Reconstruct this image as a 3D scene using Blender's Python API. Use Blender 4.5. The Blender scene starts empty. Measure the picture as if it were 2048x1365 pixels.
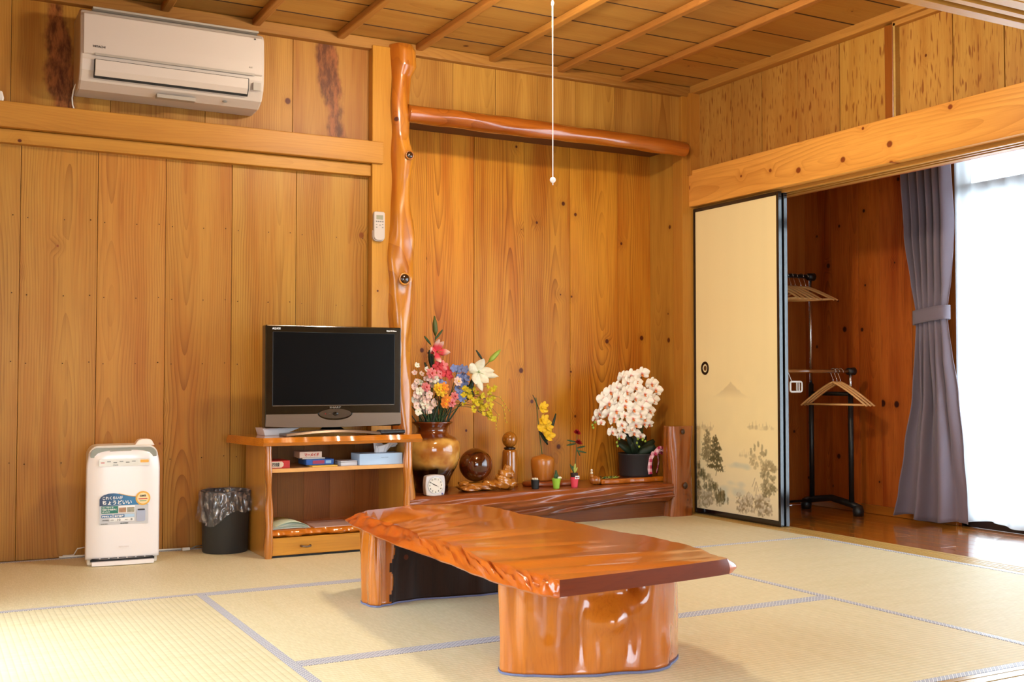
import bpy, math, random
import numpy as np
from mathutils import Vector, Matrix
rng = random.Random(7)
sc = bpy.context.scene
col = sc.collection
PI = math.pi
# ------------------------------------------------------------------ camera, world, light, exposure
H = 0.79
YAW = math.radians(28.4); PITCH = math.atan(75 / 2205.)
cd = bpy.data.cameras.new('camera'); cam = bpy.data.objects.new('camera', cd); col.objects.link(cam)
cd.sensor_width = 36; cd.lens = 2205. / 2048 * 36; cd.clip_start = .05
cam.location = (0, 0, H); cam.rotation_euler = (PI / 2 + PITCH, 0, -YAW)
sc.camera = cam
w = bpy.data.worlds.new('sky'); sc.world = w; w.use_nodes = True
w.node_tree.nodes['Background'].inputs[0].default_value = (.74, .88, 1, 1)
w.node_tree.nodes['Background'].inputs[1].default_value = 9.5
vs = sc.view_settings
vs.view_transform = 'Standard'; vs.look = 'None'; vs.gamma = 1; vs.use_curve_mapping = False
vs.exposure = 0.1
cy = sc.cycles
cy.max_bounces = 7; cy.diffuse_bounces = 4; cy.glossy_bounces = 3; cy.transmission_bounces = 6; cy.transparent_max_bounces = 10
cy.caustics_reflective = False; cy.caustics_refractive = False; cy.sample_clamp_indirect = 4
BULB = 490      # emission of the main room's bulbs
BULB2 = 300     # emission of the bulbs in the room the camera stands in
WARM = (1, .86, .66)
def portal(y0, y1, z0, z1, x=4.99):
    l = bpy.data.lights.new('window_portal', 'AREA'); l.shape = 'RECTANGLE'; l.size = z1 - z0; l.size_y = y1 - y0
    l.cycles.is_portal = True
    o = bpy.data.objects.new('window_portal', l); col.objects.link(o)
    o.location = (x, (y0 + y1) / 2, (z0 + z1) / 2); o.rotation_euler = (0, PI / 2, 0)   # faces -x
portal(2.0, 4.08, .05, 2.02); portal(-1.4, 2.0, .05, 2.02)
l = bpy.data.lights.new('window_portal', 'AREA'); l.shape = 'RECTANGLE'; l.size = 1.75; l.size_y = 2.05; l.cycles.is_portal = True
o = bpy.data.objects.new('window_portal', l); col.objects.link(o); o.location = (-.18, 3.05, .92); o.rotation_euler = (0, -PI / 2, 0)
l = bpy.data.lights.new('window_portal', 'AREA'); l.shape = 'RECTANGLE'; l.size = 2.4; l.size_y = 1.95; l.cycles.is_portal = True
o = bpy.data.objects.new('window_portal', l); col.objects.link(o); o.location = (.3, -1.72, 1.0); o.rotation_euler = (-PI / 2, 0, PI)  # sky portal of the unseen fill window behind the camera

# ------------------------------------------------------------------ pixel -> point on a plane (2048x1365 frame)
_f = Vector((math.sin(YAW) * math.cos(PITCH), math.cos(YAW) * math.cos(PITCH), math.sin(PITCH)))
_r = Vector((math.cos(YAW), -math.sin(YAW), 0)); _u = _r.cross(_f)
def P(px, py, x=None, y=None, z=None):
    d = _f + _r * ((px - 1024) / 2205.) - _u * ((py - 682.5) / 2205.)
    t = x / d.x if x is not None else y / d.y if y is not None else (z - H) / d.z
    return Vector((0, 0, H)) + d * t

# ------------------------------------------------------------------ mesh helpers
WL = {}      # object name -> (world location, z rotation) of what its children are measured from
def thing(name, label, cat, loc=(0, 0, 0), rz=0, group=None):
    o = bpy.data.objects.new(name, None); col.objects.link(o)
    o.empty_display_size = .05
    o.location = loc; o.rotation_euler = (0, 0, rz)
    WL[o.name] = (Vector(loc), rz)
    return tag(o, label, cat, group)
def tag(o, label=None, cat=None, group=None, kind=None):
    if label: o['label'] = label
    if cat: o['category'] = cat
    if group: o['group'] = group
    if kind: o['kind'] = kind
    return o
def struct(name):
    o = bpy.data.objects.new(name, None); col.objects.link(o); o['kind'] = 'structure'
    WL[o.name] = (Vector((0, 0, 0)), 0); return o

class MB:
    def __init__(s): s.v = []; s.f = []; s.m = []; s.c = []
    def add(s, vs_, fs, mi=0):
        b = len(s.v); s.v += [tuple(p) for p in vs_]
        for f in fs: s.f.append([b + i for i in f]); s.m.append(mi)
        return b
    def b2(s, x0, x1, y0, y1, z0, z1, mi=0):
        v = [(x, y, z) for z in (z0, z1) for y in (y0, y1) for x in (x0, x1)]
        s.add(v, [(0, 2, 3, 1), (4, 5, 7, 6), (0, 1, 5, 4), (2, 6, 7, 3), (0, 4, 6, 2), (1, 3, 7, 5)], mi); return s
    def box(s, c, d, R=None, mi=0):
        k = len(s.v)
        s.b2(-d[0] / 2, d[0] / 2, -d[1] / 2, d[1] / 2, -d[2] / 2, d[2] / 2, mi)
        for i in range(k, len(s.v)):
            p = Vector(s.v[i]); p = (R @ p) if R else p; s.v[i] = tuple(p + Vector(c))
        return s
    def tube(s, pts, r, n=8, mi=0, cap=True, flat=None):
        pts = [Vector(p) for p in pts]; N = len(pts)
        rr = r if hasattr(r, '__len__') else [r] * N
        t0 = (pts[1] - pts[0]).normalized()
        a = Vector((0, 0, 1)) if abs(t0.z) < .9 else Vector((1, 0, 0))
        nrm = t0.cross(a).normalized(); V = []
        for i in range(N):
            t = (pts[min(i + 1, N - 1)] - pts[max(i - 1, 0)]).normalized()
            nrm = (nrm - t * nrm.dot(t)).normalized(); bn = t.cross(nrm)
            for k in range(n):
                an = 2 * PI * k / n
                V.append(pts[i] + nrm * math.cos(an) * rr[i] + bn * math.sin(an) * rr[i] * (flat or 1))
        F = [(i * n + k, i * n + (k + 1) % n, (i + 1) * n + (k + 1) % n, (i + 1) * n + k) for i in range(N - 1) for k in range(n)]
        if cap: F += [tuple(range(n))[::-1], tuple((N - 1) * n + k for k in range(n))]
        s.add(V, F, mi); return s
    def lathe(s, prof, c=(0, 0, 0), n=32, mi=0, sy=1):
        V = []; 
        for r, z in prof:
            for k in range(n):
                a = 2 * PI * k / n; V.append((c[0] + r * math.cos(a), c[1] + r * math.sin(a) * sy, c[2] + z))
        F = [(i * n + k, i * n + (k + 1) % n, (i + 1) * n + (k + 1) % n, (i + 1) * n + k) for i in range(len(prof) - 1) for k in range(n)]
        if prof[0][0] > 0: F.append(tuple(range(n))[::-1])
        if prof[-1][0] > 0: F.append(tuple((len(prof) - 1) * n + k for k in range(n)))
        s.add(V, F, mi); return s
    def ell(s, c, r, nu=16, nv=10, mi=0, R=None, fn=None):
        r = r if hasattr(r, '__len__') else (r, r, r); V = []
        for j in range(nv + 1):
            th = PI * j / nv
            for i in range(nu):
                ph = 2 * PI * i / nu
                p = Vector((math.sin(th) * math.cos(ph), math.sin(th) * math.sin(ph), -math.cos(th)))
                k = fn(p) if fn else 1
                p = Vector((p.x * r[0], p.y * r[1], p.z * r[2])) * k
                if R: p = R @ p
                V.append(p + Vector(c))
        F = [(j * nu + i, j * nu + (i + 1) % nu, (j + 1) * nu + (i + 1) % nu, (j + 1) * nu + i) for j in range(nv) for i in range(nu)]
        s.add(V, F, mi); return s
    def prism(s, out, a, b, plane='xy', mi=0):
        n = len(out)
        def mk(p, q): return (p[0], p[1], q) if plane == 'xy' else (p[0], q, p[1]) if plane == 'xz' else (q, p[0], p[1])
        V = [mk(p, a) for p in out] + [mk(p, b) for p in out]
        F = [tuple(range(n))[::-1], tuple(range(n, 2 * n))] + [(i, (i + 1) % n, n + (i + 1) % n, n + i) for i in range(n)]
        s.add(V, F, mi); return s
    def grid(s, fn, nu, nv, mi=0, close=False):
        V = [fn(i / nu, j / nv) for j in range(nv + 1) for i in range(nu + (0 if close else 1))]
        W = nu if close else nu + 1
        F = [(j * W + i, j * W + (i + 1) % W, (j + 1) * W + (i + 1) % W, (j + 1) * W + i) for j in range(nv) for i in range(nu)]
        s.add(V, F, mi); return s
    def build(s, name, mat, parent=None, smooth=False, bevel=0, center=False, local=False, solid=0, colors=None, sub=0):
        mats = mat if isinstance(mat, (list, tuple)) else [mat]
        V = [Vector(p) for p in s.v]
        pl, pr = WL[parent.name] if parent else (Vector((0, 0, 0)), 0)
        if parent and not local:
            Ri = Matrix.Rotation(-pr, 3, 'Z'); V = [Ri @ (p - pl) for p in V]
        off = Vector((0, 0, 0))
        if center or not parent:
            lo = Vector([min(p[k] for p in V) for k in range(3)]); hi = Vector([max(p[k] for p in V) for k in range(3)])
            off = (lo + hi) / 2
            if not center: off.z = lo.z
            V = [p - off for p in V]
        me = bpy.data.meshes.new(name); me.from_pydata(V, [], s.f)
        for m in mats: me.materials.append(m)
        if len(mats) > 1: me.polygons.foreach_set('material_index', s.m)
        import bmesh
        bm = bmesh.new(); bm.from_mesh(me); bmesh.ops.recalc_face_normals(bm, faces=bm.faces)
        bm.to_mesh(me); bm.free()
        if smooth: me.polygons.foreach_set('use_smooth', [True] * len(me.polygons))
        if colors is not None:
            at = me.color_attributes.new('paint', 'FLOAT_COLOR', 'POINT')
            at.data.foreach_set('color', np.asarray(colors, dtype=np.float32).ravel())
        o = bpy.data.objects.new(name, me); col.objects.link(o)
        if parent: o.parent = parent
        o.location = off
        WL[o.name] = (pl + Matrix.Rotation(pr, 3, 'Z') @ off, pr)
        if solid:
            m = o.modifiers.new('solid', 'SOLIDIFY'); m.thickness = solid; m.offset = 0
        if bevel:
            m = o.modifiers.new('bevel', 'BEVEL'); m.width = bevel; m.segments = 2; m.limit_method = 'ANGLE'; m.angle_limit = .7
        if sub:
            m = o.modifiers.new('sub', 'SUBSURF'); m.levels = sub; m.render_levels = sub
        return o
def smooth_angle(o, ang=.6):
    me = o.data; me.polygons.foreach_set('use_smooth', [True] * len(me.polygons))
    try: me.set_sharp_from_angle(angle=ang)
    except Exception: pass
    return o
def txt(s, mat, parent, origin, right, up, size, name='lettering', depth=.0006, maxw=None, bold=0, spacing=1):
    """flat letters, local to parent's frame unless parent is None; returned mesh object"""
    c = bpy.data.curves.new(name, 'FONT'); c.body = s; c.size = size; c.extrude = depth; c.offset = bold; c.resolution_u = 2; c.space_character = spacing
    o = bpy.data.objects.new(name, c); col.objects.link(o)
    bpy.context.view_layer.update()
    me = bpy.data.meshes.new_from_object(o.evaluated_get(bpy.context.evaluated_depsgraph_get()))
    bpy.data.objects.remove(o); bpy.data.curves.remove(c)
    if not me.vertices: return None
    xs = [v.co.x for v in me.vertices]; k = 1
    wd = max(xs) - min(xs)
    if maxw: k = maxw / wd
    R = Vector(right).normalized(); U = Vector(up).normalized(); N = R.cross(U)
    x0 = min(xs)
    pl, pr = WL[parent.name]; Ri = Matrix.Rotation(-pr, 3, 'Z')
    for v in me.vertices:
        p = Vector(origin) + R * ((v.co.x - x0) * k) + U * (v.co.y * 1) + N * v.co.z
        v.co = Ri @ (p - pl)
    me.materials.clear(); me.materials.append(mat)
    ob = bpy.data.objects.new(name, me); col.objects.link(ob); ob.parent = parent
    WL[ob.name] = (pl, pr)
    return ob

# ------------------------------------------------------------------ material helpers
def L(r, g=None, b=None):
    """sRGB 0-255 -> linear rgba"""
    if g is None: r, g, b = r
    f = lambda c: (c / 255 / 12.92) if c / 255 <= .04045 else ((c / 255 + .055) / 1.055) ** 2.4
    return (f(r), f(g), f(b), 1)
class NT:
    def __init__(s, name):
        s.m = bpy.data.materials.new(name); s.m.use_nodes = True; s.t = s.m.node_tree
        s.p = s.t.nodes['Principled BSDF']
    def n(s, typ, out=0, **k):
        nd = s.t.nodes.new('ShaderNode' + typ)
        for a, b in k.items():
            if a.startswith('i_'):
                key = a[2:]; key = int(key) if key.isdigit() else key.replace('_', ' ')
                s.put(nd.inputs[key], b)
            else: setattr(nd, a, b)
        return nd.outputs[out] if out is not None else nd
    def put(s, sock, v):
        if isinstance(v, bpy.types.NodeSocket): s.t.links.new(v, sock)
        elif hasattr(v, '__len__') and len(v) == 4 and sock.type == 'VECTOR': sock.default_value = v[:3]
        else: sock.default_value = v
    def m_(s, op, a, b=0., c=0., clamp=False):
        return s.n('Math', operation=op, use_clamp=clamp, i_0=a, i_1=b, i_2=c)
    def add(s, a, b): return s.m_('ADD', a, b)
    def mul(s, a, b): return s.m_('MULTIPLY', a, b)
    def vec(s, x, y, z=0.): return s.n('CombineXYZ', i_0=x, i_1=y, i_2=z)
    def noise(s, v, scale=1., detail=2., rough=.5): return s.n('TexNoise', i_Vector=v, i_Scale=scale, i_Detail=detail, i_Roughness=rough)
    def mix(s, f, a, b, mode='MIX'):
        nd = s.n('Mix', None, data_type='RGBA', blend_type=mode)
        s.put(nd.inputs[0], f); s.put(nd.inputs[6], a); s.put(nd.inputs[7], b); return nd.outputs[2]
    def step(s, x, a, b):
        return s.n('MapRange', interpolation_type='SMOOTHSTEP', i_0=x, i_1=a, i_2=b, i_3=0., i_4=1.)
    def set(s, **k):
        for a, b in k.items(): s.put(s.p.inputs[a.replace('_', ' ')], b)
        return s
    def bump(s, h, strength=.3, dist=.002):
        s.put(s.p.inputs['Normal'], s.n('Bump', i_Strength=strength, i_Distance=dist, i_Height=h))
def plain(name, rgb, rough=.5, metal=0, coat=0, noise=0., trans=0, emit=0, spec=.5, alpha=1, sheen=0, bump=0., ns=60.):
    t = NT(name); c = L(rgb)
    if noise:
        nz = t.noise(t.n('TexCoord', 3), ns, 3.)
        t.set(Base_Color=t.mix(nz, tuple(x * (1 - noise) for x in c[:3]) + (1,), tuple(min(1, x * (1 + noise)) for x in c[:3]) + (1,)))
        if bump: t.bump(nz, bump)
    else: t.set(Base_Color=c)
    t.set(Roughness=rough, Metallic=metal, Coat_Weight=coat, Coat_Roughness=.08, Transmission_Weight=trans, Specular_IOR_Level=spec, Alpha=alpha)
    if sheen: t.set(Sheen_Weight=sheen)
    if emit: t.set(Emission_Color=c, Emission_Strength=emit)
    return t.m
def wood(name, base, dark, along='Z', face='Y', rough=.42, coat=.0, sp=.0085, lines=.5, knots=.35, flecks=0., stain=0., warm=None, vary=.28,
         wide=.30, wob=.06, bump=.12, kscale=1., coatr=.15, ksize=1., kcol=(70, 30, 8), tone=None):
    if tone is None: tone = (.74, .78, .54) if coat < .45 else (.90, 1.02, .62)
    t = NT(name); x = t.n('SeparateXYZ', None, i_0=t.n('TexCoord', 3)).outputs
    ix = {'X': 0, 'Y': 1, 'Z': 2}; u = x[ix[along]]; d = x[ix[face]]
    v = x[[k for k in (0, 1, 2) if k not in (ix[along], ix[face])][0]]
    rnd = t.n('ObjectInfo', 5); R = t.mul(rnd, 53.7); r2 = t.m_('FRACT', t.mul(rnd, 17.31)); r3 = t.m_('FRACT', t.mul(rnd, 91.7))
    nz = t.noise(t.vec(t.add(t.mul(v, 5.), R), t.mul(d, 5.), t.add(t.mul(u, 1.3), R)), 1., 2.)
    hz = t.noise(t.vec(R, t.mul(u, .75), t.mul(d, 2.)), 1., 1.)
    h = t.m_('MULTIPLY_ADD', hz, .22, -.055)
    dv = t.add(t.add(v, t.mul(t.add(r2, -.5), -wide * .7)), t.mul(t.add(nz, -.5), wob))
    r = t.m_('SQRT', t.add(t.mul(dv, dv), t.add(t.mul(h, h), t.mul(d, d))))
    # knots
    k1, k2 = 5.5 * kscale, 2.6 * kscale
    vn = t.n('TexVoronoi', None, voronoi_dimensions='2D', i_Vector=t.vec(t.add(t.mul(v, k1), R), t.add(t.mul(u, k2), R)), i_Scale=1., i_Randomness=.9)
    pv = t.n('SeparateXYZ', None, i_0=vn.outputs['Position']).outputs; cc = t.n('SeparateColor', None, i_0=vn.outputs['Color']).outputs
    dx = t.mul(t.m_('SUBTRACT', t.add(t.mul(v, k1), R), pv[0]), 1 / k1); du = t.mul(t.m_('SUBTRACT', t.add(t.mul(u, k2), R), pv[1]), 1 / k2)
    dd = t.m_('SQRT', t.add(t.mul(dx, dx), t.mul(t.mul(du, du), .8)))
    keep = t.m_('LESS_THAN', cc[0], knots)
    rk = t.m_('MULTIPLY_ADD', cc[1], .013 * ksize, .005 * ksize)
    halo = t.mul(t.m_('SUBTRACT', 1., t.step(dd, 0., .055)), keep)
    kn = t.mul(t.m_('SUBTRACT', 1., t.step(t.add(dd, t.mul(t.add(nz, -.5), .012)), t.mul(rk, .55), rk)), keep)
    rr = t.add(r, t.mul(halo, .02))
    fr = t.m_('FRACT', t.mul(rr, 1 / sp)); ln = t.m_('POWER', fr, 2.6)
    lnz = t.noise(t.vec(t.add(t.mul(v, 7), R), t.mul(u, .9), 0.), 1., 2.)
    fine = t.noise(t.vec(t.mul(v, 170.), t.mul(d, 170.), t.add(t.mul(u, 5.), R)), 1., 2.)
    big = t.noise(t.vec(t.add(t.mul(v, 9.), R), t.mul(d, 6.), t.mul(u, .8)), 1., 3., .6)
    tn = lambda c: tuple(a * b for a, b in zip(c, tone)) + (1,)
    B, D = tn(L(base)), tn(L(dark)); Wm = tn(L(warm)) if warm else tuple(a * .6 + b * .4 for a, b in zip(B, D))
    c = t.mix(t.step(big, .35, .72), B, Wm)
    c = t.mix(t.mul(t.mul(ln, lines), t.step(lnz, .25, .75)), c, D)
    c = t.mix(t.mul(t.step(fine, .45, .8), .28), c, D)
    c = t.mix(t.mul(halo, .22), c, D)
    if flecks:
        fl = t.noise(t.vec(t.add(t.mul(v, 95.), R), t.mul(d, 20.), t.add(t.mul(u, 13.), R)), 1., 1.)
        c = t.mix(t.mul(t.step(fl, .57, .70), flecks), c, L(120, 62, 18))
        fl2 = t.noise(t.vec(t.add(t.mul(v, 28.), R), 3., t.mul(u, 2.2)), 1., 3.)
        c = t.mix(t.mul(t.step(fl2, .52, .75), flecks * .5), c, D)
    if stain:
        sn = t.noise(t.vec(t.add(t.mul(v, 4.), R), 1., t.mul(u, 2.5)), 1., 5., .65)
        cen = t.m_('MULTIPLY_ADD', u, .12, 0.)
        a = t.m_('ABSOLUTE', t.add(v, cen))
        mk = t.m_('SUBTRACT', 1., t.step(t.add(a, t.mul(t.add(sn, -.5), .22)), .03, .065))
        sn2 = t.noise(t.vec(t.mul(v, 40.), R, t.mul(u, 12.)), 1., 5., .7)
        c = t.mix(t.mul(mk, stain), c, t.mix(t.step(sn2, .35, .65), L(74, 28, 8), L(150, 88, 44)))
    c = t.mix(kn, c, t.mix(t.m_('FRACT', t.mul(dd, 260.)), L(kcol), tuple(q * 2.1 for q in L(kcol)[:3]) + (1,)))
    br = t.m_('MULTIPLY_ADD', r3, vary, 1 - vary / 2)
    hs = t.n('HueSaturation', i_Value=br, i_Color=c, i_Hue=t.m_('MULTIPLY_ADD', r2, .008, .494), i_Saturation=1.)
    t.set(Base_Color=hs, Roughness=rough, Coat_Weight=coat, Coat_Roughness=coatr, Specular_IOR_Level=.22 if coat < .45 else .5)
    if bump: t.bump(t.add(t.mul(fine, .6), ln), bump, .0015)
    return t.m

# ------------------------------------------------------------------ materials
PB, PD = (214, 152, 74), (150, 88, 30)
m_wallV = wood('cedar board upright', (214, 154, 78), (140, 80, 26), 'Z', 'Y', knots=.28, rough=.4, lines=.8, sp=.011, kcol=(112, 60, 22), warm=(198, 126, 52))
m_wallS = wood('stained cedar board', (206, 148, 78), (140, 80, 30), 'Z', 'Y', knots=.1, stain=.9, warm=(180, 114, 50))
m_wallU = wood('upper cedar board', (206, 150, 80), (140, 82, 30), 'Z', 'Y', knots=.12, lines=.7, sp=.010, warm=(180, 122, 60))
m_recV = wood('alcove board upright', (218, 148, 64), (124, 62, 18), 'Z', 'Y', knots=.55, rough=.4, sp=.0115, tone=(.90, .94, .5), warm=(190, 108, 36), lines=.95)
m_sideV = wood('side board upright', (212, 150, 72), (146, 84, 28), 'Z', 'X', knots=.3)
m_fleck = wood('flecked board upright', (214, 158, 88), (168, 104, 46), 'Z', 'X', knots=.12, flecks=.8, lines=.35, warm=(196, 134, 66), vary=.2)
m_cor = wood('shaded corridor board', (196, 116, 48), (96, 40, 12), 'Z', 'X', knots=.6, warm=(156, 74, 22), flecks=.3, tone=(.72, .62, .4), lines=.6, kcol=(40, 14, 6), ksize=1.3)  # same wood as the room boards, corridor shade put into its tone
m_corE = wood('corridor end board', (176, 100, 42), (110, 50, 14), 'Z', 'Y', knots=.6, warm=(160, 82, 26), kcol=(40, 14, 6))  # end boards likewise coloured darker for the corridor shade
m_ceil = wood('ceiling board', (212, 156, 92), (160, 104, 52), 'X', 'Z', knots=.08, lines=.5, rough=.5, vary=.14, warm=(200, 140, 78))
m_batY = wood('ceiling batten wood', (206, 140, 80), (160, 96, 46), 'Y', 'Z', knots=0, rough=.45, vary=.1)
m_trX = wood('trim wood along x', (218, 154, 74), (172, 108, 42), 'X', 'Y', knots=.2, rough=.4, vary=.08, lines=.35, ksize=.6)
m_trC = wood('ceiling trim wood', (206, 146, 80), (156, 96, 42), 'X', 'Y', knots=.05, rough=.45, vary=.05, lines=.6, tone=(.62, .64, .46))
m_trY = wood('trim wood along y', (210, 148, 82), (160, 100, 46), 'Y', 'X', knots=.1, rough=.42, vary=.08)
m_beam = wood('pine beam wood', (226, 164, 82), (178, 112, 44), 'Y', 'X', knots=.85, sp=.02, lines=.7, rough=.32, coat=.3, vary=.05, kscale=1.3, ksize=1.15, kcol=(110, 56, 20), wide=.1, tone=(1.12, 1.16, .95))
m_pil = wood('pillar wood', (226, 160, 76), (180, 112, 38), 'Z', 'Y', knots=.25, rough=.28, coat=.4, vary=.08, ksize=.7)
m_pilX = wood('right pillar wood', (214, 148, 70), (172, 104, 36), 'Z', 'X', knots=.4, rough=.3, coat=.4, vary=.1, ksize=.6)
m_sill = wood('sill wood', (226, 186, 128), (190, 140, 84), 'Y', 'Z', knots=0, rough=.35, vary=.1)
m_groove = plain('groove wood', (96, 56, 24), .6)
m_corF = wood('corridor floor wood', (190, 108, 42), (128, 62, 18), 'Y', 'Z', knots=.15, rough=.2, coat=.8, coatr=.12, vary=.14, sp=.012, lines=.35)
m_log = wood('varnished log', (224, 146, 54), (150, 72, 18), 'Z', 'Y', rough=.3, coat=.8, tone=(.80, .88, .58), knots=.7, sp=.016, lines=.85, coatr=.16, warm=(178, 84, 20), wob=.2, kcol=(60, 22, 6), vary=.05)
m_logX = wood('varnished beam log', (184, 98, 36), (104, 40, 10), 'X', 'Y', rough=.25, coat=.9, knots=.2, sp=.016, lines=.5, coatr=.1, warm=(140, 62, 16), wob=.12, vary=.05)
m_ledge = wood('varnished ledge slab', (164, 80, 38), (84, 32, 14), 'X', 'Y', rough=.35, coat=.7, knots=.12, sp=.02, lines=.8, coatr=.2, warm=(118, 46, 18), wob=.2, vary=.05)
m_stump = wood('stump post wood', (168, 86, 38), (80, 30, 10), 'Z', 'Y', rough=.25, coat=.8, knots=.15, sp=.02, lines=.9, warm=(124, 54, 20), wob=.2, vary=.05)
m_table = wood('varnished table top', (210, 104, 20), (160, 66, 10), 'Y', 'Z', rough=.3, coat=.7, knots=0, sp=.012, lines=.12, coatr=.12, warm=(204, 98, 18), wob=.05, vary=.02, wide=.2, bump=.04)
m_tedge = wood('varnished live edge', (206, 96, 26), (150, 54, 18), 'Y', 'X', rough=.3, coat=.8, knots=0, sp=.03, lines=.25, coatr=.15, warm=(184, 72, 26), wob=.3, vary=.02, bump=.2)
m_tend = wood('table end grain', (118, 48, 18), (80, 28, 8), 'X', 'Y', rough=.5, coat=.1, tone=(.9, .85, .6), knots=0, sp=.02, lines=.4, vary=.02)
m_tleg = wood('varnished table leg', (206, 112, 34), (140, 62, 14), 'Z', 'Y', rough=.2, coat=1, knots=.06, sp=.02, lines=.22, coatr=.07, warm=(176, 82, 20), wob=.3, vary=.02, bump=.15, kcol=(50, 20, 6))
m_cab = wood('cabinet panel wood', (204, 136, 66), (144, 82, 30), 'Z', 'X', rough=.3, coat=.5, knots=0, lines=.4, vary=.08)
m_cabF = wood('cabinet front wood', (214, 140, 60), (150, 84, 26), 'X', 'Y', rough=.3, coat=.6, knots=.0, lines=.5, vary=.06)
m_cabB = wood('cabinet back wood', (170, 104, 58), (112, 60, 28), 'Z', 'Y', rough=.35, coat=.3, knots=.05, lines=.5, vary=.2)
m_cabT = wood('cabinet live slab', (206, 112, 34), (132, 58, 14), 'X', 'Z', rough=.22, coat=.9, knots=0, lines=.5, vary=.04, coatr=.1)
m_cabP = wood('cabinet live post', (204, 120, 50), (136, 66, 20), 'Z', 'Y', rough=.22, coat=.9, knots=.3, lines=.5, vary=.06, coatr=.1)
m_vasew = None
def tatami_mat(along, tint=1.0, name='rush'):
    t = NT(name); x = t.n('SeparateXYZ', None, i_0=t.n('TexCoord', 3)).outputs
    u, v = (x[0], x[1]) if along == 'X' else (x[1], x[0])
    rnd = t.n('ObjectInfo', 5)
    s = t.m_('ABSOLUTE', t.m_('SINE', t.mul(v, PI / .0195)))
    strands = t.noise(t.vec(t.mul(u, 230.), t.mul(v, 30.), rnd), 1., 2.)
    seg = t.noise(t.vec(t.mul(u, 22.), t.mul(v, 2.), rnd), 1., 3.)
    c = t.mix(t.step(strands, .3, .75), L(214, 202, 162), L(226, 215, 178))
    c = t.mix(t.mul(t.m_('SUBTRACT', 1., t.step(s, 0., .45)), .38), c, L(160, 148, 104))
    c = t.mix(t.mul(t.step(seg, .45, .7), .12), c, L(190, 178, 108))
    t.set(Base_Color=t.n('HueSaturation', i_Value=t.m_('MULTIPLY_ADD', rnd, .08, .95 * tint), i_Color=c), Roughness=.52, Specular_IOR_Level=.35)
    t.bump(t.add(s, t.mul(strands, .08)), .35, .0012)
    return t.m
m_tatX = tatami_mat('X', name='rush weave x'); m_tatY = tatami_mat('Y', name='rush weave y')
def heri(along):
    t = NT('brocade border'); x = t.n('SeparateXYZ', None, i_0=t.n('TexCoord', 3)).outputs
    u, v = (x[0], x[1]) if along == 'X' else (x[1], x[0])
    k = PI / .015
    a = t.m_('ABSOLUTE', t.m_('SINE', t.mul(t.add(u, v), k))); b = t.m_('ABSOLUTE', t.m_('SINE', t.mul(t.m_('SUBTRACT', u, v), k)))
    d = t.step(t.m_('MINIMUM', a, b), .3, .55)
    e = t.step(t.mul(a, b), .8, .95)
    c = t.mix(d, L(208, 204, 196), L(62, 64, 106)); c = t.mix(e, c, L(190, 186, 190))
    t.set(Base_Color=c, Roughness=.4, Sheen_Weight=.3); t.bump(d, .2, .0006); return t.m
m_heX = heri('X'); m_heY = heri('Y')
m_black = plain('black lacquer', (10, 10, 14), .12, coat=.6)
m_tvb = plain('glossy black plastic', (6, 6, 7), .12, coat=.25)
m_scr = plain('dark screen', (3, 3, 4), .3, spec=.12)
m_tvs = plain('brown silver plastic', (120, 104, 90), .3, metal=.6)
m_chr = plain('brushed silver', (190, 190, 195), .25, metal=1)
m_white = plain('white plastic', (238, 234, 228), .35)
m_ac = plain('warm white plastic', (192, 180, 170), .4)
m_acg = plain('grey strip', (160, 152, 142), .4)
m_dk = plain('dark gap', (18, 16, 15), .7)
m_grey = plain('grey plastic', (120, 118, 112), .4)
m_ink = plain('dark print', (40, 38, 40), .5)
m_wink = plain('white print', (240, 240, 240), .5)
m_red = plain('red print', (190, 40, 36), .5)
m_rubber = plain('black plastic', (16, 16, 17), .45)
m_steel = plain('steel rod', (200, 200, 205), .2, metal=1)
m_hang = plain('hanger beech wood', (214, 164, 104), .35, noise=.12, coat=.3)
m_felt = plain('blue grey felt', (112, 116, 150), .95, noise=.25, ns=400.)
m_plug = plain('cable white', (228, 224, 214), .5)

# ------------------------------------------------------------------ THE SETTING
BY = 5.25       # back wall plane
RX = 4.04       # right wall (inner face of the sliding doors)
LXW = -.09     # left wall
def planks_x(parent, xs, z0, z1, y, mat, name='board', th=.014, gap=.0018, alt=None):
    for i in range(len(xs) - 1):
        mm = alt[i] if alt and i in alt else mat
        dy = rng.uniform(-.0012, .0012)
        MB().b2(xs[i] + gap / 2, xs[i + 1] - gap / 2, y + dy, y + dy + th, z0, z1).build(name, mm, parent, center=True, bevel=.0015)
def planks_y(parent, ys, z0, z1, x, mat, name='board', th=.014, gap=.0018):
    for i in range(len(ys) - 1):
        a, b = sorted((ys[i], ys[i + 1])); dx = rng.uniform(-.0012, .0012)
        MB().b2(x + dx, x + dx + th, a + gap / 2, b - gap / 2, z0, z1).build(name, mat, parent, center=True, bevel=.0015)
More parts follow.
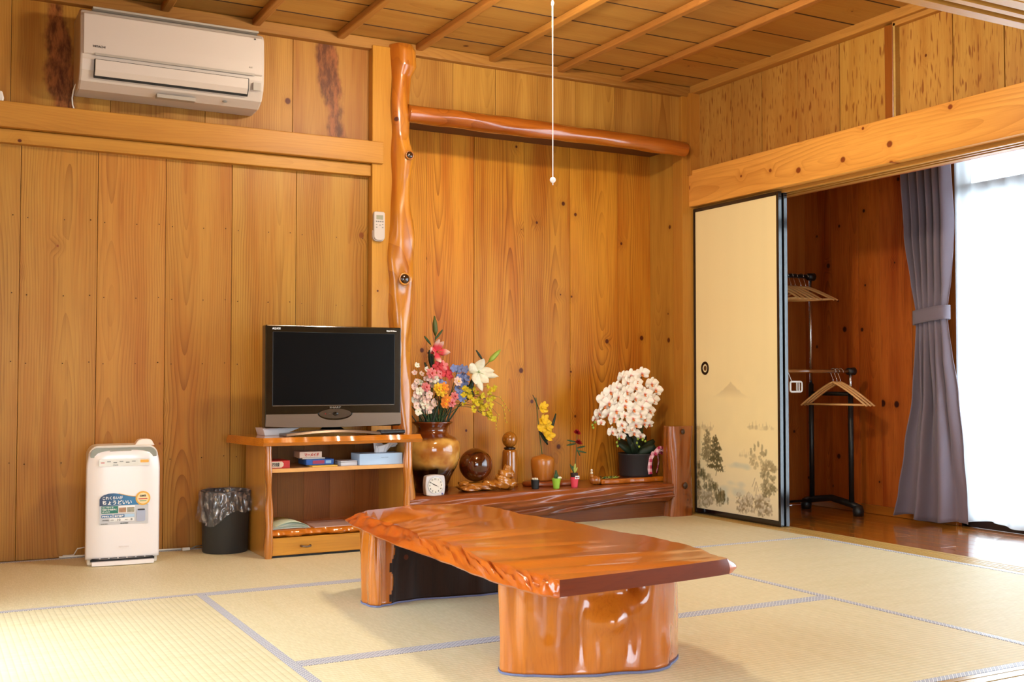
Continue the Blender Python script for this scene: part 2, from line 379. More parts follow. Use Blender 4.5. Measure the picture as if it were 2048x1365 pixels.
# back wall
wb = struct('wall_back')
MB().b2(LXW, 2.15, BY + .02, BY + .10, -.02, 2.60).build('wall_core', m_groove, wb, center=True)
xs_low = [LXW, .06, .392, .712, 1.011, 1.318, 1.633, 2.008]
planks_x(wb, xs_low, 0, 1.90, BY, m_wallV)
nh = MB()
for i in range(len(xs_low) - 1):
    for z_ in (.42, .86, 1.16, 1.50):
        for x_ in (xs_low[i] + .03, (xs_low[i] + xs_low[i + 1]) / 2 + .02, xs_low[i + 1] - .03):
            nh.lathe([(.0008, 0), (.0026, 0)], (0, 0, 0), 8)
            k_ = len(nh.v) - 16
            for q_ in range(k_, len(nh.v)): a_ = nh.v[q_]; nh.v[q_] = (x_ + a_[0], BY - .0022, z_ + .004 * math.sin(x_ * 40) + a_[1])
tag(nh.build('nail_heads', plain('nail brown', (92, 56, 26), .6), wb), kind='stuff')
xs_up = [LXW, .345, .761, 1.186, 1.611, 2.012]
planks_x(wb, xs_up, 1.90, 2.50, BY, m_wallU, alt={1: m_wallS, 4: m_wallS})
# alcove: front panel above the log, back and side boards
kx = [2.20, 2.48, 2.734, 2.993, 3.242, 3.505, 3.768, 4.00]
planks_x(wb, kx, 2.12, 2.50, BY - .005, m_wallU)
AY = 5.56
ax_ = [2.10, 2.47, 2.762, 3.085, 3.397, 3.735, 3.99]
planks_x(wb, ax_, 0, 2.30, AY, m_recV)
MB().b2(2.0, 4.2, AY + .016, AY + .08, -.02, 2.6).build('wall_core', m_groove, wb, center=True)
MB().b2(2.12, 4.02, BY + .02, AY + .02, 2.16, 2.60).build('alcove_head', m_groove, wb, center=True)
MB().b2(3.975, 3.99, BY - .02, AY, 0, 2.3).build('alcove_side', m_sideV, wb, center=True)
MB().b2(2.13, 2.15, BY + .0, AY, 0, 2.3).build('alcove_side', m_sideV, wb, center=True)
# right wall panel above the beam
wr = struct('wall_right')
yr = [5.19, 4.897, 4.64, 4.359, 4.059, 3.715]
planks_y(wr, yr, 2.0, 2.50, RX + .03, m_fleck, gap=.004)
yr2 = [3.68, 3.369, 3.104, 2.83, 2.55, 2.28, 2.04]
planks_y(wr, yr2, 2.0, 2.50, RX + .03, m_fleck, gap=.004)
MB().b2(RX + .046, RX + .07, 1.97, 5.3, 1.85, 2.6).build('wall_core', m_groove, wr, center=True)
MB().b2(RX - .0, RX + .05, 3.687, 3.738, 2.0, 2.47).build('stud', wood('stud wood', (150, 78, 30), (96, 40, 10), 'Z', 'X', rough=.3, coat=.5, knots=.1, vary=.02), wr, center=True, bevel=.003)
for y in (3.684,): MB().b2(RX + .0, RX + .04, y - .012, y, 2.0, 2.47).build('stud_bead', m_sill, wr, center=True)
# pillars
tr = struct('trim_1'); MB().b2(2.008, 2.118, BY - .055, BY + .02, 0, 2.48).build('pillar', m_pil, tr, center=True, bevel=.004)
tr = struct('trim_2'); MB().b2(3.962, RX + .10, BY - .035, BY + .06, 0, 2.48).build('corner_pillar', m_pilX, tr, center=True, bevel=.003)
MB().b2(3.999, RX + .035, 5.185, BY - .03, 1.99, 2.48).build('corner_strip', m_pilX, tr, center=True, bevel=.003)
# rail with a lower rail (back wall)
tr = struct('trim_3')
MB().b2(LXW, 2.062, BY - .075, BY + .01, 1.874, 1.985).build('upper_rail', m_trX, tr, center=True, bevel=.004)
tr = struct('trim_4')
MB().b2(LXW, 2.008, BY - .040, BY + .01, 1.812, 1.872).build('lower_rail', m_trX, tr, center=True, bevel=.003)
# ceiling edge trims
tr = struct('trim_5'); MB().b2(LXW, RX + .06, BY - .045, BY + .01, 2.462, 2.52).build('ceiling_trim', m_trC, tr, center=True, bevel=.006)
tr = struct('trim_6'); MB().b2(RX - .025, RX + .05, 2.0, BY - .04, 2.478, 2.53).build('ceiling_trim', m_trY, tr, center=True, bevel=.006)
MB().b2(RX + .0, RX + .05, 2.0, 3.69, 2.455, 2.48).build('ceiling_fillet', m_trY, tr, center=True, bevel=.003)
# big pine beam over the sliding doors, grooved head track under it
tr = struct('trim_7'); MB().b2(RX - .028, RX + .03, 2.06, 5.235, 1.805, 2.018).build('beam', m_beam, tr, center=True, bevel=.004)
tr = struct('trim_8')
for a, b, z in ((RX + .03, RX + .05, 1.785), (RX + .05, RX + .075, 1.80), (RX + .075, RX + .09, 1.785), (RX + .09, RX + .115, 1.80), (RX + .115, RX + .15, 1.785)):
    MB().b2(a, b, 2.06, 5.235, z, 1.99).build('head_track', m_trY if z < 1.79 else m_groove, tr, center=True)
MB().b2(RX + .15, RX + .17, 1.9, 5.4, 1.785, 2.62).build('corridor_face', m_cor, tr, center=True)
# near opening: beam with grooves right above the line of sight
tr = struct('trim_9')
for a, b, z, mm in ((1.925, 1.965, 1.80, m_trX), (1.965, 1.990, 1.825, m_groove), (1.990, 2.012, 1.80, m_trX), (2.012, 2.038, 1.825, m_groove), (2.038, 2.075, 1.80, m_trX)):
    MB().b2(LXW, RX + .1, a, b, z, 1.95).build('head_track', mm, tr, center=True)
MB().b2(LXW, RX + .1, 1.905, 1.925, 1.802, 2.0).build('rail', m_beam if False else m_trX, tr, center=True, bevel=.003)
wf = struct('wall_front')
planks_x(wf, [LXW, .5, 1, 1.5, 2, 2.5, 3, 3.5, RX + .1], 1.95, 2.6, 1.985, m_wallU)
# ceiling: boards and battens
ce = struct('ceiling')
cys = [5.30, 5.034, 4.77, 4.505, 4.203, 3.905, 3.617, 3.33, 3.04, 2.75, 2.46, 2.17, 1.95]
cxs = [LXW, 1.1, 2.70, RX + .08]
for i in range(len(cys) - 1):
    z = 2.522 + .0008 * (i % 2)
    for j in range(3):
        MB().b2(cxs[j], cxs[j + 1], cys[i + 1] + .003, cys[i] - .003, z, z + .010).build('ceiling_board', m_ceil, ce, center=True)
for y_ in cys[1:-1]: MB().b2(LXW, RX + .04, y_ - .0045, y_ + .0045, 2.5212, 2.530).build('seam_shade_strip', plain('painted seam shade', (58, 30, 12), .8), ce, center=True)  # dark strips stand in for the shade lines between ceiling boards
MB().b2(LXW - .1, RX + .2, 1.95, 5.7, 2.545, 2.62).build('ceiling_core', m_groove, ce, center=True)
for k in range(12):
    x = 3.547 - .4262 * k
    if x < LXW: break
    MB().b2(x - .020, x + .020, 2.0, BY - .03, 2.488, 2.522).build('batten', m_batY, ce, center=True, bevel=.006)
# left wall, far out of view
wl = struct('wall_left')
planks_y(wl, [5.3, 4.9, 4.5, 4.1], 0, 2.55, LXW - .014, m_sideV)
planks_y(wl, [4.1, 3.7, 3.3, 2.9, 2.5, 2.1, 1.9], 1.85, 2.55, LXW - .014, m_sideV)
MB().b2(LXW - .08, LXW - .015, 4.1, 5.7, -.1, 2.6).build('wall_core', m_groove, wl, center=True)
MB().b2(LXW - .08, LXW - .015, 1.9, 4.1, 1.85, 2.6).build('wall_core', m_groove, wl, center=True)
# floor slab, sills
fl = struct('floor')
MB().b2(LXW - 2.5, 5.2, -1.7, 5.75, -.12, -.045).build('floor_base', m_groove, fl, center=True)
for a, b, z in ((3.962, 3.985, 0), (3.985, 4.005, .001), (4.005, 4.012, -.006), (4.012, 4.035, .001), (4.035, 4.043, -.006), (4.043, 4.070, .001), (4.070, 4.078, -.006), (4.078, 4.115, .001)):
    MB().b2(a, b, 2.06, BY, -.04, z).build('sill_strip', m_sill if z >= 0 else m_groove, fl, center=True)
for a, b, z in ((2.0, 2.022, .001), (1.995, 2.0, -.006), (1.962, 1.995, .001), (1.955, 1.962, -.006), (1.915, 1.955, .001)):
    MB().b2(LXW, RX + .1, a, b, -.04, z).build('sill_strip', wood('near sill wood', (214, 170, 120), (176, 120, 70), 'X', 'Z', knots=0, rough=.25, coat=.5, vary=.05) if z > 0 else m_groove, fl, center=True)
# corridor floor
for k in range(8):
    x = 4.115 + k * .106
    for j, (a, b) in enumerate(((-1.6, 1.2), (1.2, 3.55), (3.55, 5.26))):
        o_ = .35 * (k % 3)
        a2 = a if j == 0 else a + o_ - .3; b2_ = b if j == 2 else b + o_ - .3
        MB().b2(x + .0006, x + .1054, a2 + .0005, b2_ - .0005, -.045, -.001).build('floorboard', m_corF, fl, center=True, bevel=.001)
# corridor: window-side wall boards, end wall, ceiling
wo = struct('wall_window_side')
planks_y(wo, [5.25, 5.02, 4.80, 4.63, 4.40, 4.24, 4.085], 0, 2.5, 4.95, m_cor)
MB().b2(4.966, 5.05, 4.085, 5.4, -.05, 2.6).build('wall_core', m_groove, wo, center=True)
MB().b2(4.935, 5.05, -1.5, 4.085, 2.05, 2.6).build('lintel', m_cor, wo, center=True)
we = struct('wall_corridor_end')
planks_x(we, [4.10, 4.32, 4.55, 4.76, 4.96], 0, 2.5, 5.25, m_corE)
bb = struct('baseboard_window_side'); MB().b2(4.93, 4.952, 4.10, 5.25, 0, .05).build('baseboard_piece', wood('baseboard wood', (176, 96, 36), (120, 56, 18), 'Y', 'X', knots=0, coat=.5, rough=.3), bb, center=True, bevel=.002)
cc_ = struct('ceiling_corridor'); MB().b2(4.1, 5.1, -1.6, 5.4, 2.32, 2.36).build('ceiling_board', m_cor, cc_, center=True)
# window with frame rails
wn = struct('window_1')
m_alu = plain('dark bronze frame', (46, 34, 28), .35, metal=.4)
m_glass = NT('window glass'); _a = m_glass.n('BsdfTransparent', i_0=(.97, .98, .98, 1)); _b = m_glass.n('BsdfGlossy', i_Roughness=0.)
m_glass.t.links.new(m_glass.n('MixShader', i_0=.05, i_1=_a, i_2=_b), m_glass.t.nodes['Material Output'].inputs['Surface']); m_glass = m_glass.m
WY0, WY1 = -1.4, 4.085
for a, b, c, d_ in ((WY0, WY1, .0, .055), (WY0, WY1, 1.765, 1.835), (WY0, WY1, 2.0, 2.06)):
    MB().b2(4.955, 5.01, a, b, c, d_).build('window_rail', m_alu, wn, center=True)
for y in (WY1 - .03, 3.62, 2.75, 1.88, 1.0, .12, -.75, WY0):
    MB().b2(4.955, 5.01, y - .018, y + .018, .0, 2.05).build('window_stile', m_alu, wn, center=True)
for a, b in ((2.75, 4.05), (1.88, 2.75), (1., 1.88), (.12, 1.), (-.75, .12)):
    MB().b2(4.978, 4.982, a + .02, b - .02, .05, 1.77).build('pane', m_glass, wn, center=True)
    MB().b2(4.978, 4.982, a + .02, b - .02, 1.83, 2.0).build('pane', m_glass, wn, center=True)
wn3 = struct('window_3')
for a_, b_, c_, d_ in ((1.98, 4.1, 0, .05), (1.98, 4.1, 1.80, 1.85), (1.98, 2.02, .05, 1.8), (3.02, 3.06, .05, 1.8), (4.06, 4.1, .05, 1.8)):
    MB().b2(LXW - .06, LXW - .02, a_, b_, c_, d_).build('window_rail', m_alu, wn3, center=True)
for a_, b_ in ((2.02, 3.02), (3.06, 4.06)): MB().b2(LXW - .042, LXW - .038, a_, b_, .05, 1.8).build('pane', m_glass, wn3, center=True)
# eaves outside, seen as a soft grey band through the sheer curtain
ev = struct('trim_10'); MB().b2(5.3, 6.6, -2, 6, 2.42, 2.50).build('eaves', plain('eaves wood', (120, 108, 96), .8), ev, center=True)
# room the camera stands in: shell out of view
wa = struct('wall_near_room')
MB().b2(LXW - 2.4, -.9, -1.7, -1.62, 0, 2.6).build('wall_panel', m_wallU, wa, center=True)
MB().b2(1.5, 4.1, -1.7, -1.62, 0, 2.6).build('wall_panel', m_wallU, wa, center=True)
MB().b2(-.9, 1.5, -1.7, -1.62, 2.0, 2.6).build('wall_panel', m_wallU, wa, center=True)
wn2 = struct('fill_window')  # unseen window behind the camera, kept and sized for its cool fill
for a_, b_, c_, d_ in ((-.9, 1.5, 0, .05), (-.9, 1.5, 1.95, 2.0), (-.9, -.86, .05, 1.95), (.28, .32, .05, 1.95), (1.46, 1.5, .05, 1.95)):
    MB().b2(a_, b_, -1.68, -1.64, c_, d_).build('window_rail', m_alu, wn2, center=True)
for a_, b_ in ((-.86, .28), (.32, 1.46)): MB().b2(a_, b_, -1.662, -1.658, .05, 1.95).build('pane', m_glass, wn2, center=True)
MB().b2(LXW - 2.48, LXW - 2.4, -1.7, 2.0, 0, 2.6).build('wall_panel', m_sideV, wa, center=True)
MB().b2(4.06, 4.14, -1.7, 2.0, 1.8, 2.6).build('wall_panel', m_sideV, wa, center=True)
MB().b2(4.06, 5.1, -1.7, -1.62, 0, 2.6).build('wall_panel', m_sideV, wa, center=True)
MB().b2(LXW - 2.5, LXW, 1.9, 2.0, 0, 2.6).build('wall_panel', m_sideV, wa, center=True)
cn = struct('ceiling_near_room'); MB().b2(LXW - 2.5, 4.2, -1.7, 1.985, 2.5, 2.56).build('ceiling_board', m_ceil, cn, center=True)

# ------------------------------------------------------------------ tatami mats
def tatami(x0, x1, y0, y1, along, label):
    t = thing('tatami_mat', label, 'tatami mat', ((x0 + x1) / 2, (y0 + y1) / 2, -.045))
    e = .030; g = .0008
    if along == 'X':
        MB().b2(x0 + g, x1 - g, y0 + e, y1 - e, -.045, 0).build('rush_surface', m_tatX, t, center=True, bevel=.002)
        for a, b in ((y0 + g, y0 + e), (y1 - e, y1 - g)): MB().b2(x0 + g, x1 - g, a, b, -.045, .0008).build('cloth_border', m_heX, t, center=True, bevel=.001)
    else:
        MB().b2(x0 + e, x1 - e, y0 + g, y1 - g, -.045, 0).build('rush_surface', m_tatY, t, center=True, bevel=.002)
        for a, b in ((x0 + g, x0 + e), (x1 - e, x1 - g)): MB().b2(a, b, y0 + g, y1 - g, -.045, .0008).build('cloth_border', m_heY, t, center=True, bevel=.001)
tatami(LXW, 2.05, 4.11, 5.235, 'X', 'tatami mat along the back wall under the white air purifier and the television cabinet')
tatami(2.05, 3.96, 4.14, 5.215, 'X', 'tatami mat along the alcove ledge up to the painted sliding door')
tatami(.945, 2.90, 2.99, 4.11, 'X', 'tatami mat under the far half of the low table')
tatami(.945, 2.90, 2.025, 2.99, 'X', 'tatami mat under the front leg of the low table, reaching the near wooden sill')
tatami(2.90, 3.96, 2.025, 4.14, 'Y', 'tatami mat beside the corridor sill, right of the low table')
tatami(LXW, .945, 2.025, 4.11, 'Y', 'tatami mat with strong ridges in the lower left of the picture')
for i in range(7):
    MB().b2(LXW - 2.4 + i * .92, LXW - 2.4 + (i + 1) * .92 - .002, -1.6, 1.915, -.045, 0).build('near_room_mat', m_tatY, fl, center=True)

# ------------------------------------------------------------------ lamps
def lamp(label, x, y, z, em, cord=None):
    t = thing('ceiling_lamp', label, 'ceiling lamp', (x, y, z))
    MB().lathe([(0.001, 2.52), (.06, 2.52), (.055, 2.49), (.02, 2.48), (.015, z + .06), (.05, z + .05), (.05, z + .035), (.001, z + .035)], (x, y, 0), 24).build('canopy', m_white, t, smooth=True)
    mb = NT('lit bulb'); mb.set(Base_Color=(1, 1, 1, 1), Emission_Color=WARM + (1,), Emission_Strength=em); mb = mb.m
    for s in (-1, 1):
        MB().ell((x + s * .085, y + s * .05, z), .048, 16, 10).build('bulb', mb, t, smooth=True)
        MB().tube([(x + s * .02, y + s * .012, z + .042), (x + s * .085, y + s * .05, z + .042)], .014, 10).build('arm', m_white, t)
    if cord:
        c = MB().tube([(x, y, z + .04), (x, y, cord)], .0022, 6).build('pull_cord', m_white, t)
        MB().ell((x, y, cord - .006), .0115, 14, 10).build('bead', m_white, c, smooth=True)
        MB().tube([(x, y, cord - .016), (x, y, cord - .026)], .002, 6).build('cord_end', m_white, c)
        MB().ell((x, y, P(1108, 8, y=y).z), (.006, .006, .012), 8, 6).build('cord_joint', m_white, c, smooth=True)
LX, LY, LZ = 2.135, 3.62, 2.345
lamp('white hanging ceiling lamp with a long white pull cord ending in a bead', LX, LY, LZ, BULB, cord=P(1106, 357, y=LY).z)
lamp('ceiling lamp of the near room, behind the camera', .35, .2, 2.2, BULB2)

# ------------------------------------------------------------------ log pillar, log beam, alcove ledge, stump post
def logmesh(path, rad, n=36, seed=1, lump=.012, axis='Z', bumps=()):
    """path: list of centre points along axis; rad: list; fine cylindrical surface with lumps"""
    path = [Vector(p) for p in path]; N = 90; V = []; r0 = random.Random(seed); ph = [r0.uniform(0, 6.28) for _ in range(12)]
    m = MB()
    for j in range(N + 1):
        s = j / N * (len(path) - 1); i = min(int(s), len(path) - 2); f = s - i; f = f * f * (3 - 2 * f)
        c = path[i].lerp(path[i + 1], f); r = rad[i] * (1 - f) + rad[i + 1] * f
        h = c.z if axis == 'Z' else c.x
        for k in range(n):
            a = 2 * PI * k / n
            rr = r + lump * (.5 * math.sin(2 * a + ph[0] + 5 * h) + .35 * math.sin(3 * a + ph[1] - 9 * h) + .25 * math.sin(5 * a + ph[2] + 14 * h) + .3 * math.sin(a + ph[3] + 23 * h))
            for (bh, ba, br, bw) in bumps:
                da = (a - ba + PI) % (2 * PI) - PI
                rr += br * math.exp(-((h - bh) / bw) ** 2 - (da / (bw / r * .9)) ** 2)
            V.append((c.x + rr * math.cos(a), c.y + rr * math.sin(a), c.z) if axis == 'Z' else (c.x, c.y + rr * math.cos(a), c.z + rr * math.sin(a)))
    F = [(j * n + k, j * n + (k + 1) % n, (j + 1) * n + (k + 1) % n, (j + 1) * n + k) for j in range(N) for k in range(n)]
    F += [tuple(range(n)), tuple(N * n + k for k in range(n))]
    m.add(V, F); return m
t = thing('log_pillar', 'knobbly varnished natural log pillar between the plank wall and the alcove', 'pillar', (2.195, 5.19, 0))
# (z, left px, right px) read along the pillar
prof = [(1020, 785, 828), (930, 786, 826), (860, 786, 824), (760, 784, 822), (680, 782, 822), (600, 780, 826), (555, 780, 824), (520, 778, 824), (480, 778, 826), (420, 780, 822), (360, 782, 822), (310, 783, 826), (270, 785, 818), (210, 784, 818), (150, 784, 821), (130, 783, 831), (100, 783, 832), (88, 784, 826)]
pp, rd = [], []
for (py, a, b) in prof:
    A = P(a, py, y=5.19); B = P(b, py, y=5.19); pp.append(((A.x + B.x) / 2, 5.20, A.z)); rd.append((B.x - A.x) / 2)
pp = [(pp[0][0], 5.2, 0.0)] + pp; rd = [rd[0] * 1.02] + rd
bA = P(808, 558, y=5.13); bB = P(819, 310, y=5.13)
logmesh(pp, rd, 44, 3, .0085, 'Z', [(bA.z, -PI / 2 + .25, .014, .05), (bB.z, -PI / 2 + .75, .010, .045), (P(800, 640, y=5.15).z, -2.0, .008, .09), (P(790, 230, y=5.15).z, -1.9, .008, .09)]).build('log', m_log, t, smooth=True)
def knot_on(px, py, r):
    c = P(px, py, y=5.117)
    k = MB().ell((c.x, c.y + .004, c.z), (r, r * .55, r), 20, 12).build('knot', plain('dark polished knot', (48, 26, 12), .1, coat=1, noise=.5), t, smooth=True)
    ring = [(c.x + r * 1.12 * math.cos(a), c.y + .004, c.z + r * 1.12 * math.sin(a)) for a in [2 * PI * i / 24 for i in range(25)]]
    MB().tube(ring, r * .2, 8, cap=False).build('knot_rim', m_log, k, smooth=True)
knot_on(810, 558, .025); knot_on(820, 310, .018)

t = thing('log_beam', 'dark reddish varnished log lintel spanning the top of the alcove', 'beam', (3.1, 5.17, 2.16))
bp, br = [], []
for px, a, b in ((815, 209, 246), (900, 219, 254), (1000, 233, 268), (1080, 243, 276), (1180, 256, 288), (1270, 269, 300), (1371, 285, 313)):
    A = P(px, a, y=5.17); B = P(px, b, y=5.17); bp.append((A.x, 5.17, (A.z + B.z) / 2)); br.append((A.z - B.z) / 2)
logmesh(bp, br, 32, 9, .0045, 'X').build('log', m_logX, t, smooth=True)

t = thing('alcove_ledge', 'thick live-edge reddish slab forming the raised alcove ledge', 'ledge', (3.05, 5.3, 0))
LZ0 = .19
def ledge(u, v):   # v 0..1 : back of top -> front edge -> down the wavy face -> back underneath
    x = 2.16 + u * (3.80 - 2.16) + .0
    yf = 5.155 - .05 * u + .010 * math.sin(9 * u) + .006 * math.sin(23 * u + 1)
    if v < .25: return (x, AY - .002 + (yf + .012 - (AY - .002)) * v / .25, LZ0)
    if v > .85:
        q = (v - .85) / .15; return (x, yf + .04 + q * .12, .064 - .02 * math.sin(5 * u))
    q = (v - .25) / .6
    z = LZ0 - q * (.126 + .02 * math.sin(5 * u)); 
    bul = .022 * math.sin(PI * q) + .010 * math.sin(q * 11 + 7 * u + 1.4 * math.sin(6 * u)) + .006 * math.sin(q * 23 + 19 * u) + .004 * math.sin(40 * u + 9 * q)
    return (x, yf + .012 * (1 - min(1, q * 8)) - bul * min(1, q * 6) + q * q * .045, z)
MB().grid(ledge, 140, 60).build('live_edge_slab', m_ledge, t, smooth=True)
MB().b2(2.16, 3.80, 5.185, 5.215, 0, .085).build('toe_board', wood('toe board wood', (150, 84, 34), (100, 44, 14), 'X', 'Y', knots=.05, rough=.3, coat=.4, lines=.8), t)
t = thing('stump_post', 'short reddish natural-edged post at the right end of the alcove ledge', 'post', (3.88, 5.16, 0))
def stump(u, v):
    a = 2 * PI * u; z = v * .515
    rx = .082 * (1 + .04 * math.sin(9 * z + 2)); ry = .05
    k = 1 + .05 * math.sin(3 * a + 6 * z) + .03 * math.sin(7 * a - 11 * z)
    c = 3.884 + .004 * math.sin(12 * z)
    ca, sa = math.cos(a), math.sin(a); sq = (abs(ca) ** 4 + abs(sa) ** 4) ** .25
    return (c + rx * ca / sq * k, 5.17 + ry * sa / sq * k, z)
m = MB().grid(stump, 48, 40, close=True)
b = len(m.v) - 48; m.f.append([b + i for i in range(48)]); m.m.append(0)
smooth_angle(m.build('post_body', m_stump, t), .9)
for px, py, r in ((1371, 972, .016), (1366, 864, .013)):
    c = P(px, py, y=5.112); MB().lathe([(.0005, 0), (r * .7, 0), (r, .003), (r, .010)], (0, 0, 0), 20).build('tmp', m_rubber) if False else None
    MB().ell((c.x, c.y, c.z), (r, .006, r * 1.2), 16, 8).build('dark_knot', plain('dark knot', (50, 24, 10), .3, coat=.6), t, smooth=True)

# ------------------------------------------------------------------ sliding doors with painted landscape
def vnoise(shape, n, r):
    g = np.random.RandomState(r).rand(n + 2, n + 2)
    y = np.linspace(0, n, shape[0]); x = np.linspace(0, n, shape[1])
    yi = np.minimum(y.astype(int), n - 1 + 1); xi = np.minimum(x.astype(int), n)
    fy = (y - yi)[:, None]; fx = (x - xi)[None, :]; fy = fy * fy * (3 - 2 * fy); fx = fx * fx * (3 - 2 * fx)
    a = g[yi][:, xi]; b_ = g[yi][:, np.minimum(xi + 1, n + 1)]; c = g[np.minimum(yi + 1, n + 1)][:, xi]; d = g[np.minimum(yi + 1, n + 1)][:, np.minimum(xi + 1, n + 1)]
    return a * (1 - fx) * (1 - fy) + b_ * fx * (1 - fy) + c * (1 - fx) * fy + d * fx * fy
def paint_screen(SY, SZ, h):
    """ink landscape: returns linear rgb for grid points; SY 0..1 from left to right, SZ metres above floor"""
    sh = SY.shape; base = np.array(L(244, 226, 170)[:3]); C = np.ones(sh + (3,)) * base
    n1 = vnoise(sh, 14, 1); n2 = vnoise(sh, 40, 2); n3 = vnoise(sh, 90, 3)
    X = SY * .70; Z = SZ
    C *= (1 + .03 * (n1 - .5))[..., None]
    def ap(mask, rgb, a):
        nonlocal C
        k = np.clip(mask, 0, 1)[..., None] * a; C = C * (1 - k) + np.array(L(rgb)[:3]) * k
    def el(cx, cz, rx, rz, soft=.5, nz=.6, n=None):
        n = n2 if n is None else n
        d = ((X - cx) / rx) ** 2 + ((Z - cz) / rz) ** 2
        return np.clip((1 + nz * (n - .5) * 2 - d) / soft, 0, 1)
    ap(np.clip((.42 - Z) / .45, 0, 1), (216, 208, 184), .75)
    # distant mountain
    f = np.clip(1 - np.abs(X - .31) / .17, 0, 1); hz = .655 + .085 * f ** 1.5 + .006 * n2
    ap(np.clip((hz - Z) / .008, 0, 1) * np.clip((Z - .645) / .05, 0, 1) * (f > 0), (186, 164, 120), .4)
    for cx, cz, rx, rz in ((.08, .47, .10, .016), (.55, .49, .11, .014), (.44, .33, .07, .012)): 
        ap(el(cx, cz, rx, rz, .8, 1.), (170, 150, 110), .4)
        for k in range(7): ap(el(cx + (k - 3) * rx * .25, cz + .012, .004, .014 + .006 * (k % 3), .6, .6), (160, 142, 104), .35)
    # water
    for cx, cz, rx, rz in ((.30, .13, .14, .035), (.40, .27, .12, .02), (.36, .17, .12, .02), (.24, .08, .10, .03)): ap(el(cx, cz, rx, rz, 1.2, .8, n1), (176, 190, 180), .5)
    # tall pines on the left
    def pine(cx, z0, z1, wd, rgb, al, sd):
        r = random.Random(sd)
        ap(np.clip(1 - np.abs(X - cx - .02 * np.sin((Z - z0) * 14)) / .0055, 0, 1) * (Z > z0) * (Z < z1), rgb, al)
        for k in range(9):
            q = k / 8; z = z1 - q * (z1 - z0) * .75; ww = wd * (.35 + .75 * q)
            for s in (-1, 1): ap(el(cx + s * ww * .5 * r.uniform(.5, 1.1) , z - .01 * abs(s) + r.uniform(-.008, .008), ww * .5, .014, .4, .9, n3), rgb, al)
            ap(el(cx, z, ww * .4, .014, .4, .8, n3), rgb, al)
    pine(.095, .25, .46, .075, (134, 122, 84), .75, 1); pine(.175, .20, .42, .085, (96, 88, 54), .9, 2)
    def bushes(x0, x1, z0, z1, n, rgb, hi, sd, sl=0, size=.028):
        r = random.Random(sd)
        for k in range(n):
            q = r.random(); x = x0 + (x1 - x0) * q; z = z0 + (z1 - z0) * r.random() * (1 - sl * q); s = size * r.uniform(.6, 1.2)
            ap(el(x, z, s, s * .8, .5, .9, n3), rgb, .55); ap(el(x + .004, z + .007, s * .75, s * .5, .7, .5, n2), hi, .5)
    bushes(.0, .24, .05, .26, 46, (110, 100, 66), (150, 138, 100), 5, .75)
    r5 = random.Random(55)
    for k in range(26):
        x = r5.uniform(.0, .30); z = .06 + (.30 - x) * r5.uniform(.15, .75); ap(el(x, z, .008, .024, .4, .5, n3), (92, 86, 54), .7)
    bushes(.0, .15, .03, .11, 18, (150, 136, 104), (214, 204, 176), 6, .2, .03)
    bushes(.36, .66, .03, .12, 46, (140, 124, 92), (222, 212, 186), 7, .15, .03)
    bushes(.57, .66, .13, .29, 26, (120, 108, 74), (150, 140, 104), 8, 0, .026)
    bushes(.47, .68, .27, .37, 22, (160, 144, 104), (180, 166, 124), 9, .3, .024)
    for k in range(5): ap(el(.54 + .03 * (k - 2), .36 + .02 * (2 - abs(k - 2)), .010, .022, .5, .6, n3), (124, 112, 78), .6)
    for (x, z, a) in ((.52, .14, 0), (.51, .165, .3), (.53, .17, -.4), (.50, .19, .5)): ap(np.clip(1 - np.abs((X - x) - a * (Z - z)) / .004, 0, 1) * (np.abs(Z - z) < .025), (110, 84, 60), .7)
    return C
def sliding_door(x, ya, yb, label, painted=True):
    """ya: corner end (far), yb: near end"""
    z0, z1 = .004, 1.792; fw = .018; t = thing('sliding_door', label, 'sliding door', (x + .012, (ya + yb) / 2, z0))
    f = .022
    for a, b, c, d_, nm in ((yb, yb + fw, z0, z1, 'frame_stile'), (ya - fw, ya, z0, z1, 'frame_stile'), (yb + fw, ya - fw, z0, z0 + .030, 'frame_rail'), (yb + fw, ya - fw, z1 - .020, z1, 'frame_rail')):
        MB().b2(x - .003, x + f, a, b, c, d_).build(nm, m_black, t, bevel=.002)
    ny, zs = 170, [z0 + .030 + .0040 * k for k in range(int((.80) / .0040))]; zs += [zs[-1] + .02 + (z1 - .04 - zs[-1]) * k / 6 for k in range(7)] if False else [.90, 1.2, 1.5, z1 - .020]
    ys = np.linspace(ya - fw, yb + fw, ny); nz_ = len(zs)
    SY, SZ = np.meshgrid(np.linspace(0, 1, ny), np.array(zs) - z0 - .028)
    C = paint_screen(SY, SZ, 1.8) if painted else np.ones(SY.shape + (3,)) * np.array(L(244, 226, 170)[:3])
    V = [(x + .001, ys[i], zs[j]) for j in range(nz_) for i in range(ny)]
    F = [(j * ny + i, j * ny + i + 1, (j + 1) * ny + i + 1, (j + 1) * ny + i) for j in range(nz_ - 1) for i in range(ny - 1)]
    m = MB(); m.add(V, F)
    cols = np.concatenate([C.reshape(-1, 3), np.ones((C.shape[0] * C.shape[1], 1))], 1)
    mt = NT('printed door paper'); mt.set(Base_Color=mt.n('VertexColor', layer_name='paint'), Roughness=.6, Specular_IOR_Level=.25)
    nz2 = mt.noise(mt.n('TexCoord', 3), 160., 3.); mt.bump(nz2, .08)
    m.build('painted_paper', mt.m, t, colors=cols)
    return t
t = sliding_door(RX, 5.212, 4.478, 'cream sliding door painted with an ink landscape, black lacquer frame, round pull')
c = P(1410, 737, x=RX)
m = MB()
for r0_, z0_, r1_, z1_ in ((.0, .0, .0, .0),): pass
prof = [(.0005, .004), (.020, .004), (.023, -.002), (.029, -.004), (.034, -.002), (.035, .003)]
V = []; n = 28
